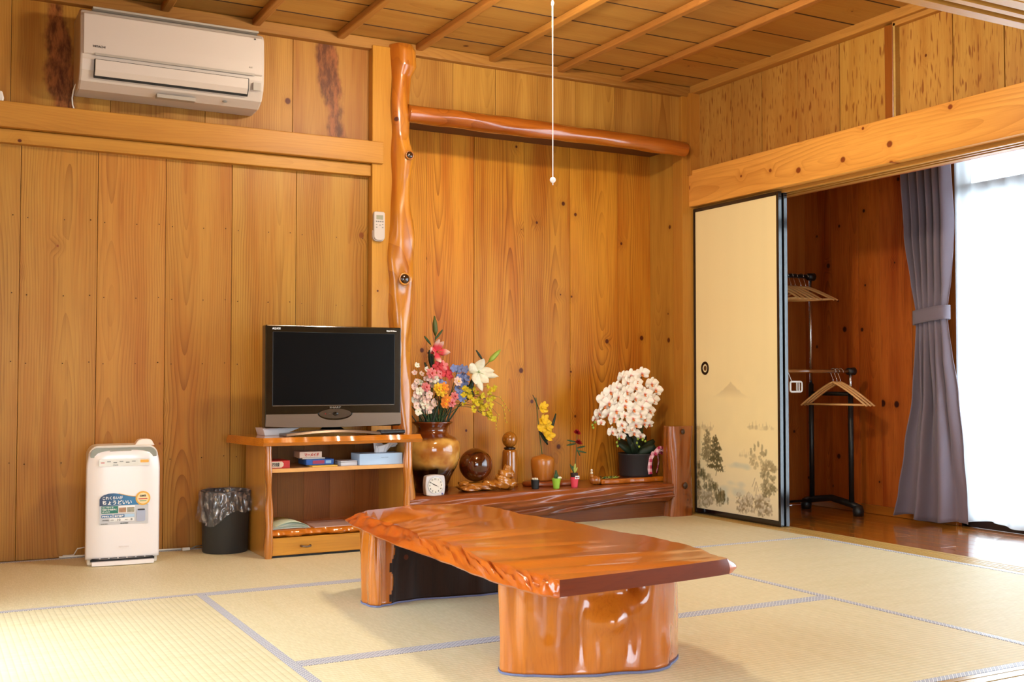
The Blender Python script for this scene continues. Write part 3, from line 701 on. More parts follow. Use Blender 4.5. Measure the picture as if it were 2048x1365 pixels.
for r_, q in prof:
    for k in range(n):
        a = 2 * PI * k / n; V.append((c.x + q - .001, c.y + r_ * math.cos(a), c.z + r_ * math.sin(a) * 1.12))
m.add(V, [(i * n + k, i * n + (k + 1) % n, (i + 1) * n + (k + 1) % n, (i + 1) * n + k) for i in range(len(prof) - 1) for k in range(n)])
hp = m.build('finger_pull', plain('dark bronze pull', (52, 34, 18), .3, metal=.7), t, smooth=True)
MB().ell((c.x + .001, c.y, c.z), (.003, .013, .015), 14, 8).build('pull_emblem', plain('aged brass', (120, 90, 50), .35, metal=.7), hp, smooth=True)
sliding_door(RX + .034, 5.22, 4.474, 'rear sliding door hidden behind the painted one, only its black edge showing', painted=False)

# ------------------------------------------------------------------ sheer curtain, grey curtain
sh_m = NT('sheer curtain cloth')
tr_ = sh_m.n('BsdfTransparent'); tl = sh_m.n('BsdfTranslucent', i_0=(.95, .96, .98, 1)); df = sh_m.n('BsdfDiffuse', i_0=(.9, .92, .95, 1))
a1 = sh_m.n('MixShader', i_0=.35, i_1=tl, i_2=df); a2 = sh_m.n('MixShader', i_0=.62, i_1=tr_, i_2=a1)
sh_m.t.links.new(a2, sh_m.t.nodes['Material Output'].inputs['Surface'])
def sheer(y0, y1, seed, label):
    t = thing('sheer_curtain', label, 'curtain', (4.90, (y0 + y1) / 2, .04))
    def fn(u, v):
        y = y0 + (y1 - y0) * u; z = .035 + v * 2.02 + (1 - v) * .012 * math.sin(y * 15 + seed)
        x = 4.905 + .012 * math.sin(y * 62 + seed + .4 * math.sin(3 * v)) * (1 - .3 * v) + .008 * math.sin(y * 23 + 2 * v)
        return (x, y, z)
    MB().grid(fn, int(140 * abs(y1 - y0)) + 10, 12).build('sheer_cloth', sh_m.m, t, smooth=True)
    MB().tube([(4.905, y0, 2.062), (4.905, y1, 2.062)], .008, 8).build('curtain_rail', m_white, t)
sheer(4.075, 2.78, 0, 'white sheer curtain drawn across the bright window beside the grey curtain')
sheer(2.72, 1.60, 2, 'white sheer curtain further along the corridor window, outside the frame')
sheer(1.5, -1.4, 4, 'white sheer curtain at the near room end of the corridor, outside the frame')
m_cur = NT('grey curtain cloth'); nzc = m_cur.noise(m_cur.n('TexCoord', 3), 900., 2.)
m_cur.set(Base_Color=m_cur.mix(nzc, L(98, 88, 98), L(124, 113, 124)), Roughness=.85, Sheen_Weight=.25); m_cur = m_cur.m
t = thing('grey_curtain', 'grey full-length curtain gathered by a tieback beside the window', 'curtain', (4.84, 4.2, .03))
CXx = 4.83
ck = [(2.03, 1808, 1890, 325), ]
def edge(pxs, z):  # interpolate left/right y at height z from the photograph's outline
    tab = [(2.03, 4.335, 4.05), (1.97, 4.335, 4.05), (1.6, 4.315, 4.035), (1.3, 4.285, 4.045), (1.16, 4.262, 4.063), (1.11, 4.260, 4.063), (.95, 4.265, 4.045), (.7, 4.275, 4.02), (.4, 4.325, 3.995), (.15, 4.365, 3.975), (.03, 4.40, 3.97)]
    for a, b in zip(tab, tab[1:]):
        if a[0] >= z >= b[0]:
            f = (a[0] - z) / (a[0] - b[0]); f = f * f * (3 - 2 * f) if abs(a[0] - b[0]) > .2 else f
            return a[1] + (b[1] - a[1]) * f, a[2] + (b[2] - a[2]) * f
    return tab[-1][1:]
def curt(u, v):
    z = .03 + 2.0 * v; L_, R_ = edge(0, z)
    pin = math.exp(-((z - 1.13) / .28) ** 2)
    y = L_ + (R_ - L_) * u + .008 * math.sin(u * 31) * (1 - pin)
    low = max(0, min(1, (1.1 - z) / .9))
    amp = .034 * (1 - .75 * pin) * (1 + .3 * low)
    x = CXx - amp * (math.cos(2 * PI * 5.5 * u + .8 * math.sin(2 * z)) * (1 - low) + low * (math.cos(2 * PI * 2.6 * u + .5) + .35 * math.cos(2 * PI * 5.2 * u + 1 + z)))
    x -= .02 * math.sin(PI * u) * pin
    zz = z + (.012 * math.sin(u * 9) - .012 * u if v == 0 else 0)
    return (x, y, zz)
MB().grid(curt, 130, 90).build('cloth', m_cur, t, smooth=True, solid=.003)
def tie(u, v):
    a = 2 * PI * u; L_, R_ = 4.272, 4.052; yc, ry = (L_ + R_) / 2, (L_ - R_) / 2
    s, c_ = math.sin(a), math.cos(a); y = yc - ry * (abs(c_) ** .8 * (1 if c_ > 0 else -1))
    return (CXx + .048 * (abs(s) ** .7 * (1 if s > 0 else -1)), y, 1.095 + .075 * v + (yc - y) * .12 + .0)
MB().grid(tie, 56, 4, close=True).build('tieback', m_cur, t, smooth=True, solid=.004)

# ------------------------------------------------------------------ hanger rack and hangers in the corridor
t = thing('garment_rack', 'black and chrome two-tier garment rack in the corridor behind the sliding doors', 'clothes rack', (4.5, 4.86, 0))
XR, XL = 4.775, 4.20; YF, YB_ = 4.70, 5.02
for X in (XR, XL):
    m = MB().tube([(X, YF - .06, .045), (X, YF, .062), (X, (YF + YB_) / 2, .085), (X, YB_, .062), (X, YB_ + .06, .045)], .020, 10)
    m.build('base_foot', m_rubber, t, smooth=True)
    for y in (YF - .05, YB_ + .05): MB().lathe([(.001, 0), (.03, 0), (.032, .03), (.024, .06), (.001, .06)], (X, y, 0), 16).build('caster', m_rubber, t, smooth=True)
    MB().tube([(X, YF, .06), (X, YF, .72)], .0155, 12).build('lower_tube', m_rubber, t, smooth=True)
    MB().tube([(X, YB_, .06), (X, YB_, .76)], .0155, 12).build('lower_tube', m_rubber, t, smooth=True)
    MB().tube([(X, YF, .70), (X, YF, .83)], .009, 10).build('upper_tube', m_steel, t, smooth=True)
    MB().tube([(X, YB_, .74), (X, YB_, 1.385)], .009, 10).build('upper_tube', m_steel, t, smooth=True)
    MB().tube([(X, YF, .70), (X, YB_, .70)], .013, 10).build('cross_brace', m_rubber, t, smooth=True)
ZU, ZL = P(1600, 553, y=YB_).z, P(1650, 743, y=YF).z
MB().tube([(XL, YB_, ZU), (XR, YB_, ZU)], .0115, 12).build('hanging_rail', m_rubber, t, smooth=True)
MB().tube([(XL, YF, ZL), (XR, YF, ZL)], .0105, 12).build('hanging_rail', plain('brown lacquered rail', (128, 78, 38), .2, coat=.7), t, smooth=True)
for X, y, z in ((XR, YB_, ZU), (XR, YF, ZL), (XL, YB_, ZU), (XL, YF, ZL)):
    MB().tube([(X - .02, y, z), (X + .028, y, z)], [.020, .024], 14).build('end_cap', m_rubber, t, smooth=True)
for y, z in ((YF, .055), (YB_, .055)): MB().tube([(XL, y, z), (XR, y, z)], .008, 8).build('base_rod', m_rubber, t, smooth=True) if y > 4.9 else None
def hanger(x, y, zr, rz, label, grp, tilt=0, w_=.205, drop=.085):
    t = thing('wooden_hanger', label, 'clothes hanger', (x, y, zr + .012), rz, grp)
    hk = [(0, .018 * math.sin(a), .0 + .018 * math.cos(a)) for a in [math.radians(d) for d in range(-100, 91, 19)]]
    hk = [(0, p[1], p[2] - .018 + .004) for p in hk] + [(0, .006, -.045), (0, 0, -.06), (0, 0, -.085)]
    MB().tube(hk, .0020, 6).build('hook', m_steel, t, smooth=True, local=True)
    m = MB(); n = 18
    for s in (-1, 1):
        pts = []; rr = []
        for k in range(n):
            q = k / (n - 1); pts.append((0 + tilt * q, s * q * w_, -.075 - .015 * q - drop * q ** 1.25)); rr.append(.0155 - .005 * q)
        m.tube(pts, rr, 8, flat=.45)
    m.build('shoulder', m_hang, t, smooth=True, local=True)
    MB().tube([(tilt, -w_ * .93, -.083 - drop), (tilt, w_ * .93, -.083 - drop)], .0055, 8).build('trouser_bar', m_hang, t, smooth=True, local=True)
ordn = ['rightmost', 'second from the right', 'third from the right', 'fourth from the right', 'fifth from the right', 'sixth from the right', 'leftmost visible']
for i, (x, a) in enumerate(((4.738, .34), (4.700, .42), (4.655, .16), (4.620, .13), (4.585, .10), (4.545, .07), (4.505, .05))):
    hanger(x, YB_ - .0, ZU, a, 'wooden hanger on the upper rail of the garment rack, ' + ordn[i], 'hangers on the upper rail', w_=.205 if i < 2 else .19, drop=.075)
for i, x in enumerate((4.640, 4.668, 4.696)):
    hanger(x, YF, ZL, .30 + .02 * i, ['leftmost wooden hanger of the three on the lower rail', 'middle wooden hanger of the three on the lower rail', 'rightmost wooden hanger of the three on the lower rail'][i], 'hangers on the lower rail', drop=.12)
# white clip frame
t0 = P(1592, 774, y=4.66)
t = thing('clip_hanger', 'white plastic folding clip hanger hanging at the edge of the sliding doors', 'clothes hanger', (t0.x, t0.y, t0.z))
def rr_path(w_, h_, r, c):
    o = []
    for cx, cz, a0 in ((w_ - r, h_ - r, 0), (-w_ + r, h_ - r, 90), (-w_ + r, -h_ + r, 180), (w_ - r, -h_ + r, 270)):
        for k in range(5):
            a = math.radians(a0 + k * 22.5); o.append((c[0] + cx + r * math.cos(a), c[1], c[2] + cz + r * math.sin(a)))
    return o + [o[0]]
MB().tube(rr_path(.042, .028, .010, t0), .0055, 8, cap=False).build('frame', m_white, t, smooth=True)
for dx in (.006, .022): MB().tube([(t0.x + dx, t0.y, t0.z - .027), (t0.x + dx, t0.y, t0.z + .027)], .0042, 8).build('bar', m_white, t, smooth=True)
MB().tube([(t0.x - .03, t0.y, t0.z + .028), (t0.x - .03, t0.y + .01, t0.z + .045), (t0.x - .03, YF, ZL + .012)], .002, 6).build('hook', m_white, t, smooth=True)

# ------------------------------------------------------------------ air conditioner
t = thing('air_conditioner', 'white wall-mounted air conditioner above the rail on the plank wall', 'air conditioner', (1.0, BY, 2.05))
ax0, ax1, ay0 = .600, 1.405, 5.02
az = [2.06, 2.40]
pf = [(BY, 2.398), (ay0 + .045, 2.398), (ay0 + .012, 2.385), (ay0, 2.36), (ay0 - .004, 2.25), (ay0 - .002, 2.17), (ay0 + .008, 2.125), (ay0 + .035, 2.082), (ay0 + .085, 2.056), (BY - .02, 2.052), (BY, 2.06)]
m = MB().prism([(p[0], p[1]) for p in pf], ax0, ax1, plane='yz'); m.build('body', m_ac, t, bevel=.010, smooth=False)
MB().prism([(ay0 - .0, 2.374), (ay0 - .010, 2.366), (ay0 - .013, 2.25), (ay0 - .012, 2.196), (ay0 - .002, 2.19)], ax0 + .012, ax1 - .012, plane='yz').build('front_panel', m_ac, t, bevel=.003)
MB().b2(ax0 + .06, ax1 - .05, ay0 - .0155, ay0 - .010, 2.188, 2.198).build('grille_strip', m_acg, t)
MB().prism([(ay0 - .0135, 2.172), (ay0 - .008, 2.122), (ay0 + .012, 2.094), (ay0 + .02, 2.10), (ay0 + .005, 2.17)], ax0 + .058, ax1 - .075, plane='yz').build('slot_gap', m_dk, t)
MB().prism([(ay0 - .0175, 2.170), (ay0 - .012, 2.126), (ay0 + .003, 2.102), (ay0 + .012, 2.108), (ay0 + .0, 2.165)], ax0 + .061, ax1 - .079, plane='yz').build('louver', m_ac, t, bevel=.002)
MB().b2(ax0 + .05, ax1 - .03, ay0 - .006, ay0 + .06, 2.393, 2.401).build('top_grille', m_acg, t)
txt('HITACHI', m_ink, t, (ax0 + .052, ay0 - .0142, 2.222), (1, 0, 0), (0, 0, 1), .013, bold=.0002)
txt('R32', m_acg, t, (ax1 - .075, ay0 - .0142, 2.222), (1, 0, 0), (0, 0, 1), .010)
txt('▲', m_ink, t, (ax1 - .055, ay0 - .0142, 2.356), (1, 0, 0), (0, 0, 1), .012)
MB().b2(ax1 - .055, ax1 - .02, ay0 - .0125, ay0 - .004, 2.122, 2.158).build('display_label', m_acg, t)
MB().b2(ax0 + .33, ax0 + .50, ay0 + .040, ay0 + .075, 2.0495, 2.066).build('warning_label', m_acg, t)
MB().ell((ax1 - .17, ay0 + .052, 2.068), (.012, .006, .004), 10, 6).build('sensor', m_grey, t)
cp = [P(152, 168, y=BY - .09), P(147, 180, y=BY - .06), P(144, 196, y=BY - .02), P(145, 210, y=BY - .015), P(149, 221, y=BY - .02)]
MB().tube([(c.x, c.y, c.z) for c in cp], .0035, 8).build('cord', m_plug, t, smooth=True)
c = P(2, 196, y=BY - .02)
t = thing('cable_cover', 'small white cable cover cut by the left edge of the picture above the rail', 'wall socket', (c.x - .01, BY - .02, c.z - .03))
MB().prism([(c.x - .06, c.z - .025), (c.x + .008, c.z - .025), (c.x + .012, c.z + .0), (c.x + .004, c.z + .03), (c.x - .06, c.z + .03)], BY - .03, BY + .001, plane='xz').build('cover', m_white, t, bevel=.005)

# ------------------------------------------------------------------ air conditioner remote on the pillar
a, b = P(747, 423, y=5.175), P(769, 482, y=5.175)
t = thing('remote_control', 'white air conditioner remote control in a holder on the flat pillar', 'remote control', ((a.x + b.x) / 2, 5.19, b.z))
def rrect(x0, x1, z0, z1, r, rb=None, n=6):
    rb = rb or r; o = []
    for cx, cz, q, a0 in ((x1 - r, z1 - r, r, 0), (x0 + r, z1 - r, r, 90), (x0 + rb, z0 + rb, rb, 180), (x1 - rb, z0 + rb, rb, 270)):
        for k in range(n + 1):
            an = math.radians(a0 + 90 * k / n); o.append((cx + q * math.cos(an), cz + q * math.sin(an)))
    return o
x0, x1, z0, z1 = a.x + .001, b.x, b.z, a.z
MB().prism(rrect(x0, x1, z0, z1, .010, .022), 5.168, 5.190, plane='xz').build('case', m_ac, t, bevel=.004)
MB().prism(rrect(x0 - .003, x1 + .003, z0 - .004, z0 + .05, .003, .024), 5.178, 5.1945, plane='xz').build('holder', m_ac, t, bevel=.002)
MB().b2(x0 + .012, x1 - .011, 5.1668, 5.169, z1 - .040, z1 - .018).build('display', plain('lcd grey', (150, 150, 128), .2), t)
for k in range(4):
    MB().b2(x0 + .010 + k * .011, x0 + .017 + k * .011, 5.1668, 5.169, z1 - .053, z1 - .047).build('button', m_grey, t)
for k, (dx, dz) in enumerate(((.010, -.068), (.028, -.070), (.042, -.066), (.010, -.082), (.042, -.082))):
    MB().b2(x0 + dx, x0 + dx + .007, 5.1668, 5.169, z1 + dz, z1 + dz + .004).build('button', m_grey, t)

# ------------------------------------------------------------------ air purifier
PR = math.radians(-12)
c = P(246, 1131, z=0)
t = thing('air_purifier', 'white air purifier with a printed sales sticker standing by the plank wall', 'air purifier', (c.x, c.y, 0), 0)
WL[t.name] = ((Vector((c.x, c.y, 0))), 0)
pw, pd, phh = .292, .15, .505
pm = plain('purifier white', (240, 236, 238), .22, coat=.4)
def side(u, v):
    return None
out = [(-pw / 2, 0.03), (pw / 2, .03)]
# back body (greyish cream), slightly narrower
MB().prism(rrect(-pw / 2 + .004, pw / 2 - .004, .0, phh, .045, .008), .035, .035 + pd, plane='xz').build('rear_body', plain('purifier cream', (222, 214, 200), .4), t, local=True, bevel=.006)
# top vent band
MB().prism(rrect(-pw / 2 + .012, pw / 2 - .012, phh - .05, phh - .010, .03, .004), .018, .037, plane='xz').build('top_band', plain('grey green band', (128, 124, 106), .35, metal=.2), t, local=True)
MB().b2(-.055, .03, .014, .019, phh - .042, phh - .016).build('top_latch', plain('grey latch', (140, 134, 116), .35), t, local=True)
# curved front panel
def front(u, v):
    x = (u - .5); z = .028 + v * (.452)
    hw = pw / 2 * (1 - .0 * v) * (1 if v < .82 else 1 - .10 * ((v - .82) / .18) ** 2.2)
    y = .012 + .022 * abs(2 * x) ** 4
    if v > .95: y += .012 * ((v - .95) / .05) ** 2
    return (2 * x * hw, y, z + (.006 * (1 - abs(2 * x) ** 2)) * v)
m = MB().grid(front, 40, 40); b = len(m.v)
m.build('front_panel', pm, t, local=True, smooth=True, solid=.010)
MB().prism([(-.125 + .25 * k / 12, -.006 - .006 * math.sin(PI * k / 12)) for k in range(13)] + [(.125, .06), (-.125, .06)], .002, .020, plane='xy').build('base_lip', pm, t, local=True, bevel=.002)
MB().b2(-.128, .128, .012, .06, .018, .028).build('base_gap', m_dk, t, local=True)
for k in range(7): MB().b2(-.125 + k * .036, -.095 + k * .036, .003, .0085, .030, .0325).build('intake_slit', m_dk, t, local=True)
MB().b2(-.09, -.07, .03, .12, -.0, .03).build('foot', m_rubber, t, local=True); MB().b2(.07, .09, .03, .12, -.0, .03).build('foot', m_rubber, t, local=True)
m = MB().prism([(.045, phh - .002), (.06, phh + .02), (.075, phh + .024), (.10, phh + .024), (.115, phh + .02), (.128, phh - .004)], .04, .10, plane='xz'); m.build('top_knob', plain('knob cream', (244, 226, 212), .35), t, local=True, bevel=.004)
pn = MB().prism(rrect(-.100, .104, .418, .448, .004), .0055, .009, plane='xz').build('control_panel', plain('champagne panel', (196, 184, 168), .3, metal=.3), t, local=True)
MB().prism(rrect(.066, .100, .431, .443, .003), .0046, .0058, plane='xz').build('power_button', plain('orange button', (238, 170, 60), .4), pn, local=True)
for k in range(6): MB().b2(-.093 + k * .025, -.078 + k * .025, .0046, .0056, .432 + .004 * (k % 2), .4355 + .004 * (k % 2)).build('panel_mark', m_red if k == 0 else m_grey, pn, local=True)
cx0, cy0 = c.x, c.y
def T(s, mat, x, z, size, y=.0020, **k): return txt(s, mat, t, (cx0 + x, cy0 + y, z), (1, 0, 0), (0, 0, 1), size, **k)
T('COLOR', m_ink, -.045, .4205, .0075, y=.0048, maxw=.022)
# sticker: built as flat printed pieces on a backing sheet
m_navy = NT('navy gradient'); xx = m_navy.n('SeparateXYZ', None, i_0=m_navy.n('TexCoord', 3)).outputs[0]
m_navy.set(Base_Color=m_navy.mix(m_navy.step(xx, -.11, .04), L(28, 34, 72), L(38, 116, 170)), Roughness=.35); m_navy = m_navy.m
st = MB().b2(-.096, .100, .0062, .0075, .172, .252).build('sticker_sheet', plain('sticker silver', (196, 196, 200), .35), t, local=True)
wave = [(-.096 + .196 * k / 24, .304 - .006 * (k / 24 * 4 - 1) ** 2 * (1 if k < 6 else 0) - (0 if k < 8 else .020 * math.sin(min(1, (k - 8) / 12) * PI / 2))) for k in range(25)]
wave = [(-.096, .280), (-.09, .291), (-.078, .298), (-.06, .303), (-.04, .304), (-.02, .301), (.0, .296), (.02, .290), (.04, .287), (.05, .286), (.06, .286)]
MB().prism([(-.096, .252)] + wave[0:1][:0] + [(.10, .252), (.10, .262)][:1] + [(.075, .262), (.06, .286)] + wave[::-1][1:], .0050, .0065, plane='xz').build('sticker_wave', m_navy, t, local=True)
MB().tube([(p[0], .0052, p[1] + .001) for p in wave[5:]], .0013, 6).build('gold_edge', plain('gold print', (210, 160, 60), .4), t, local=True)
T('これくらいが', m_wink, -.084, .2795, .0145, y=.0040, bold=.0004, maxw=.080)
T('ちょうどいい', m_wink, -.085, .2575, .020, y=.0040, bold=.0006, maxw=.118)
MB().lathe([(.0005, 0), (.030, 0)], (0, 0, 0), 32).build('x', m_white) if False else None
def disc(cx, cz, r, y, mat, nm, par):
    o = [(cx + r * math.cos(2 * PI * k / 32), cz + r * math.sin(2 * PI * k / 32)) for k in range(32)]
    return MB().prism(o, y, y + .0008, plane='xz').build(nm, mat, par, local=True)
disc(.078, .279, .030, .0040, plain('gold seal', (226, 170, 50), .35), 'gold_seal', t)
disc(.078, .279, .0235, .0030, plain('seal cream', (238, 214, 160), .4), 'seal_centre', t)
T('日本製', m_ink, .066, .286, .009, y=.0022, maxw=.024, bold=.0003); MB().b2(.060, .096, .0022, .0029, .2745, .2785).build('seal_line', m_red, t, local=True); MB().b2(.064, .092, .0022, .0029, .266, .269).build('seal_line', plain('green print', (80, 150, 120), .5), t, local=True)
MB().b2(-.088, -.022, .0048, .0063, .220, .250).build('green_box', plain('green print box', (22, 112, 92), .4), t, local=True)
T('コンパクトで', m_wink, -.085, .2415, .0075, y=.0042, maxw=.044, bold=.0002); T('寝室や子供部屋に', m_wink, -.085, .2325, .0075, y=.0042, maxw=.058, bold=.0002); T('ぴったり', m_wink, -.085, .2235, .0075, y=.0042, maxw=.030, bold=.0002)
MB().b2(-.021, .046, .0048, .0063, .220, .250).build('photo_frame', m_wink, t, local=True)
pbr = plain('photo brown', (170, 128, 92), .4, noise=.5, ns=120.); pgr = plain('photo grey', (150, 146, 126), .4, noise=.5, ns=120.)
MB().b2(-.019, .0105, .0040, .0050, .222, .2425).build('photo_print', pbr, t, local=True); MB().b2(.014, .044, .0040, .0050, .222, .2425).build('photo_print', pgr, t, local=True)
m_bl = plain('blue print box', (60, 110, 160), .4)
MB().prism(rrect(-.088, -.044, .201, .214, .003), .0048, .0063, plane='xz').build('blue_box', m_bl, t, local=True); MB().prism(rrect(-.039, .004, .201, .214, .003), .0048, .0063, plane='xz').build('blue_box', m_bl, t, local=True)
MB().b2(.005, .044, .0048, .0063, .202, .214).build('light_box', plain('light blue print', (176, 206, 232), .4), t, local=True)
T('PM2.5', m_wink, -.085, .2040, .0085, y=.0042, maxw=.038, bold=.0003); T('首振集塵', m_wink, -.036, .2040, .0085, y=.0042, maxw=.036, bold=.0003)
MB().b2(-.056, .044, .0048, .0063, .185, .199).build('white_box', m_wink, t, local=True)
T('10', m_ink, -.024, .187, .013, y=.0042, maxw=.012); T('8', m_ink, .029, .187, .013, y=.0042, maxw=.007)
T('適用床面積', m_grey, -.084, .1895, .005, y=.0042, maxw=.024); T('洋室 〜', m_grey, -.052, .1890, .005, y=.0042, maxw=.022); T('和室 〜', m_grey, .006, .1890, .005, y=.0042, maxw=.018)
T('MC-D70MX', m_ink, -.012, .1745, .006, y=.0050, maxw=.032, bold=.0002); T('株式会社 製造元', m_grey, -.090, .1745, .004, y=.0050, maxw=.028)
MB().prism(rrect(.053, .088, .182, .234, .006), .0036, .0055, plane='xz').build('printed_purifier', plain('printed purifier', (168, 176, 200), .4), t, local=True)
MB().prism(rrect(.057, .086, .228, .234, .002), .0030, .0042, plane='xz').build('printed_top', m_ink, t, local=True)
T('TOYOTOMI', plain('faint print', (206, 196, 194), .4), -.018, .075, .008, y=.0015, maxw=.040)
WL[t.name] = (Vector((c.x, c.y, 0)), 0)
t.rotation_euler = (0, 0, math.radians(-4))

# power strip and cable behind it
t = thing('power_cable', 'thin white cable with plug lying along the foot of the wall behind the purifier', 'cable', (.55, 5.18, 0))
pts = [P(112, 1107, z=.008), P(140, 1109, z=.006), P(170, 1108, z=.006), P(230, 1106, z=.006), P(320, 1101, z=.006), P(370, 1098, z=.006)]
pts = [Vector((p.x, min(p.y, BY - .03), .006)) for p in pts]
MB().tube(pts, .0045, 8).build('cable_core', m_plug, t, smooth=True)
p0 = P(372, 1099, z=.008); MB().box((p0.x, min(p0.y, BY - .03), .009), (.035, .012, .014)).build('plug', m_plug, t, bevel=.002)
q = [P(382, 1098, z=.01), P(392, 1093, y=5.2), P(405, 1092, y=5.21)]
MB().tube([(p.x, min(p.y, BY - .02), max(p.z, .006)) for p in q], .003, 6).build('thin_lead', m_grey, t, smooth=True)
q = [P(120, 1106, z=.01), P(140, 1103, z=.01), P(155, 1098, y=5.2), P(172, 1095, y=5.2)]
MB().tube([(p.x, min(p.y, BY - .02), max(p.z, .006)) for p in q], .003, 6).build('thin_lead', m_plug, t, smooth=True)

# ------------------------------------------------------------------ waste bin with bag
bc = P(450, 1103, z=0); bx, by = bc.x, bc.y
t = thing('waste_bin', 'dark grey round waste bin lined with a clear plastic bag', 'waste bin', (bx, by, 0))
m_bin = plain('dark grey bin plastic', (44, 46, 48), .5, bump=.1, noise=.05)
MB().lathe([(.001, .004), (.098, .0), (.101, .004), (.1085, .272), (.111, .278), (.108, .280), (.104, .276), (.098, .02), (.001, .012)], (bx, by, 0), 48).build('bucket', m_bin, t, smooth=True)
bg = NT('clear bag film')
b1 = bg.n('BsdfTransparent', i_0=(.96, .95, .97, 1)); b2_ = bg.n('BsdfGlossy', i_0=(.95, .93, .95, 1), i_Roughness=.18); b3 = bg.n('BsdfDiffuse', i_0=(.72, .70, .74, 1))
nb = bg.noise(bg.n('TexCoord', 3), 38., 4., .65); k_ = bg.m_('MULTIPLY_ADD', bg.step(nb, .45, .7), .42, .10)
mm = bg.n('MixShader', i_0=.5, i_1=b2_, i_2=b3); m3 = bg.n('MixShader', i_0=k_, i_1=b1, i_2=mm); bg.t.links.new(m3, bg.t.nodes['Material Output'].inputs['Surface'])
rb = random.Random(3); ph = [rb.uniform(0, 6.28) for _ in range(6)]
def bag(u, v):
    a = 2 * PI * u
    hang = .10 + .035 * math.sin(a - 2.6) + .03 * math.sin(2 * a + 1.0) + .012 * math.sin(5 * a)
    wr_ = .003 * math.sin(13 * a + 9 * v) + .002 * math.sin(29 * a - 5 * v)
    if v < .35:
        q = v / .35; return (bx + (.090 + .012 * q + wr_) * math.cos(a), by + (.090 + .012 * q + wr_) * math.sin(a), .20 + .082 * q)
    q = (v - .35) / .65
    r = .1135 + .010 * q * (1 + math.sin(3 * a + 1)) + wr_ * (1 + q * 1.5)
    return (bx + r * math.cos(a), by + r * math.sin(a), .284 - q * hang + .006 * math.sin(7 * a) * (1 - q))
MB().grid(bag, 110, 26, close=True).build('plastic_bag', bg.m, t, smooth=True)

# ------------------------------------------------------------------ television cabinet
CX0, CX1, CY0, CY1 = 1.362, 2.040, 4.765, 5.13
CT = .530
t = thing('tv_cabinet', 'natural live-edge wooden television cabinet with open shelves and one drawer', 'cabinet', ((CX0 + CX1) / 2, CY0, 0))
def live_slab(x0, x1, y0, y1, z0, z1, nm, mat, par, amp=.006, sl=.012, ends=.01, seed=0):
    def fn(u, v):
        x = x0 + (x1 - x0) * u; w1 = amp * (math.sin(17 * u + seed) + .6 * math.sin(41 * u + 2 * seed) + .4 * math.sin(83 * u))
        prof = [(y1, z0), (y0 + sl + w1, z0), (y0 + w1 * .6 - .002, z0 + (z1 - z0) * .35), (y0 + sl * .5 + w1 * 1.2, z0 + (z1 - z0) * .75), (y0 + sl * 1.2 + w1 * .8, z1), (y1, z1), (y1, z0)]
        k = min(int(round(v * 6)), 6); y, z = prof[k]; return (x, y, z)
    m = MB().grid(fn, 90, 6)
    for c_ in (0, 90): m.f.append([j * 91 + c_ for j in range(6)]); m.m.append(0)
    return smooth_angle(m.build(nm, mat, par), .8)
# top slab, wider than the carcass, skewed left end
m = MB(); ol = []
for k in range(41):
    u = k / 40; ol.append((1.335 + (2.085 - 1.335) * u, 4.735 + .006 * math.sin(19 * u) + .004 * math.sin(43 * u)))
top = ol + [(2.09, 5.13), (1.27, 5.13), (1.285, 5.0), (1.30, 4.88)]
def lift(z0, z1, inset): 
    m = MB(); n = len(top); cx_, cy_ = 1.7, 4.93
    A = [(x, y + .010 * (y < 4.8), z0) for x, y in top]; B = [(x, y, z0 + (z1 - z0) * .4) for x, y in top]
    rg = random.Random(4)
    Cc = [(x + (.008 if x < 1.33 else 0) - (.006 if x > 2.07 else 0), y + (.012 + rg.uniform(-.005, .006)) * (y < 4.8), z1) for x, y in top]
    m.add(A + B + Cc, [tuple(range(n))[::-1], tuple(2 * n + i for i in range(n))] + [(r * n + i, r * n + (i + 1) % n, (r + 1) * n + (i + 1) % n, (r + 1) * n + i) for r in (0, 1) for i in range(n)])
    return m
smooth_angle(lift(CT - .036, CT, .01).build('top_slab', m_cabT, t), .5)
for sx, x in ((0, CX0), (1, CX1)):
    xo = x if sx == 0 else x - .022
    MB().b2(xo, xo + .022, CY0 + .03, CY1, 0, CT - .036).build('side_panel', m_cab, t, bevel=.002)
    def post(u, v, x=x, sx=sx):
        a = 2 * PI * u; z = v * (CT - .038); w_ = .015 + .003 * math.sin(14 * z + sx * 2) + .0025 * math.sin(37 * z); ca, sa = math.cos(a), math.sin(a); sq = (abs(ca) ** 3 + abs(sa) ** 3) ** (1 / 3)
        xc = x + (.010 if sx == 0 else -.010) + .003 * math.sin(9 * z + 3 * sx)
        return (xc + w_ * ca / sq, CY0 + .022 + (.020 + .003 * math.sin(21 * z)) * sa / sq, z)
    m = MB().grid(post, 24, 40, close=True); m.build('live_edge_post', m_cabP, t, smooth=True)
bp_ = MB()
for k in range(5):
    xa = CX0 + .02 + k * (CX1 - CX0 - .04) / 5; MB().b2(xa, xa + (CX1 - CX0 - .04) / 5 - .001, CY1 - .014, CY1 - .004, .02, CT - .036).build('back_board', m_cabB, t, center=True)
MB().b2(CX0 + .02, CX1 - .02, CY0 + .018, CY1 - .014, .374, .391).build('upper_shelf', plain('shelf wood', (214, 158, 92), .35, noise=.08, ns=40., coat=.3), t, bevel=.001)
live_slab(CX0 + .018, CX1 - .018, CY0 + .004, CY1 - .014, .092, .120, 'bottom_shelf', m_cabT, t, seed=2)
d = MB().b2(CX0 + .022, CX1 - .022, CY0 + .012, CY0 + .34, .010, .088).build('drawer', m_cabF, t, bevel=.003)
hx = P(613, 1091, y=CY0).x
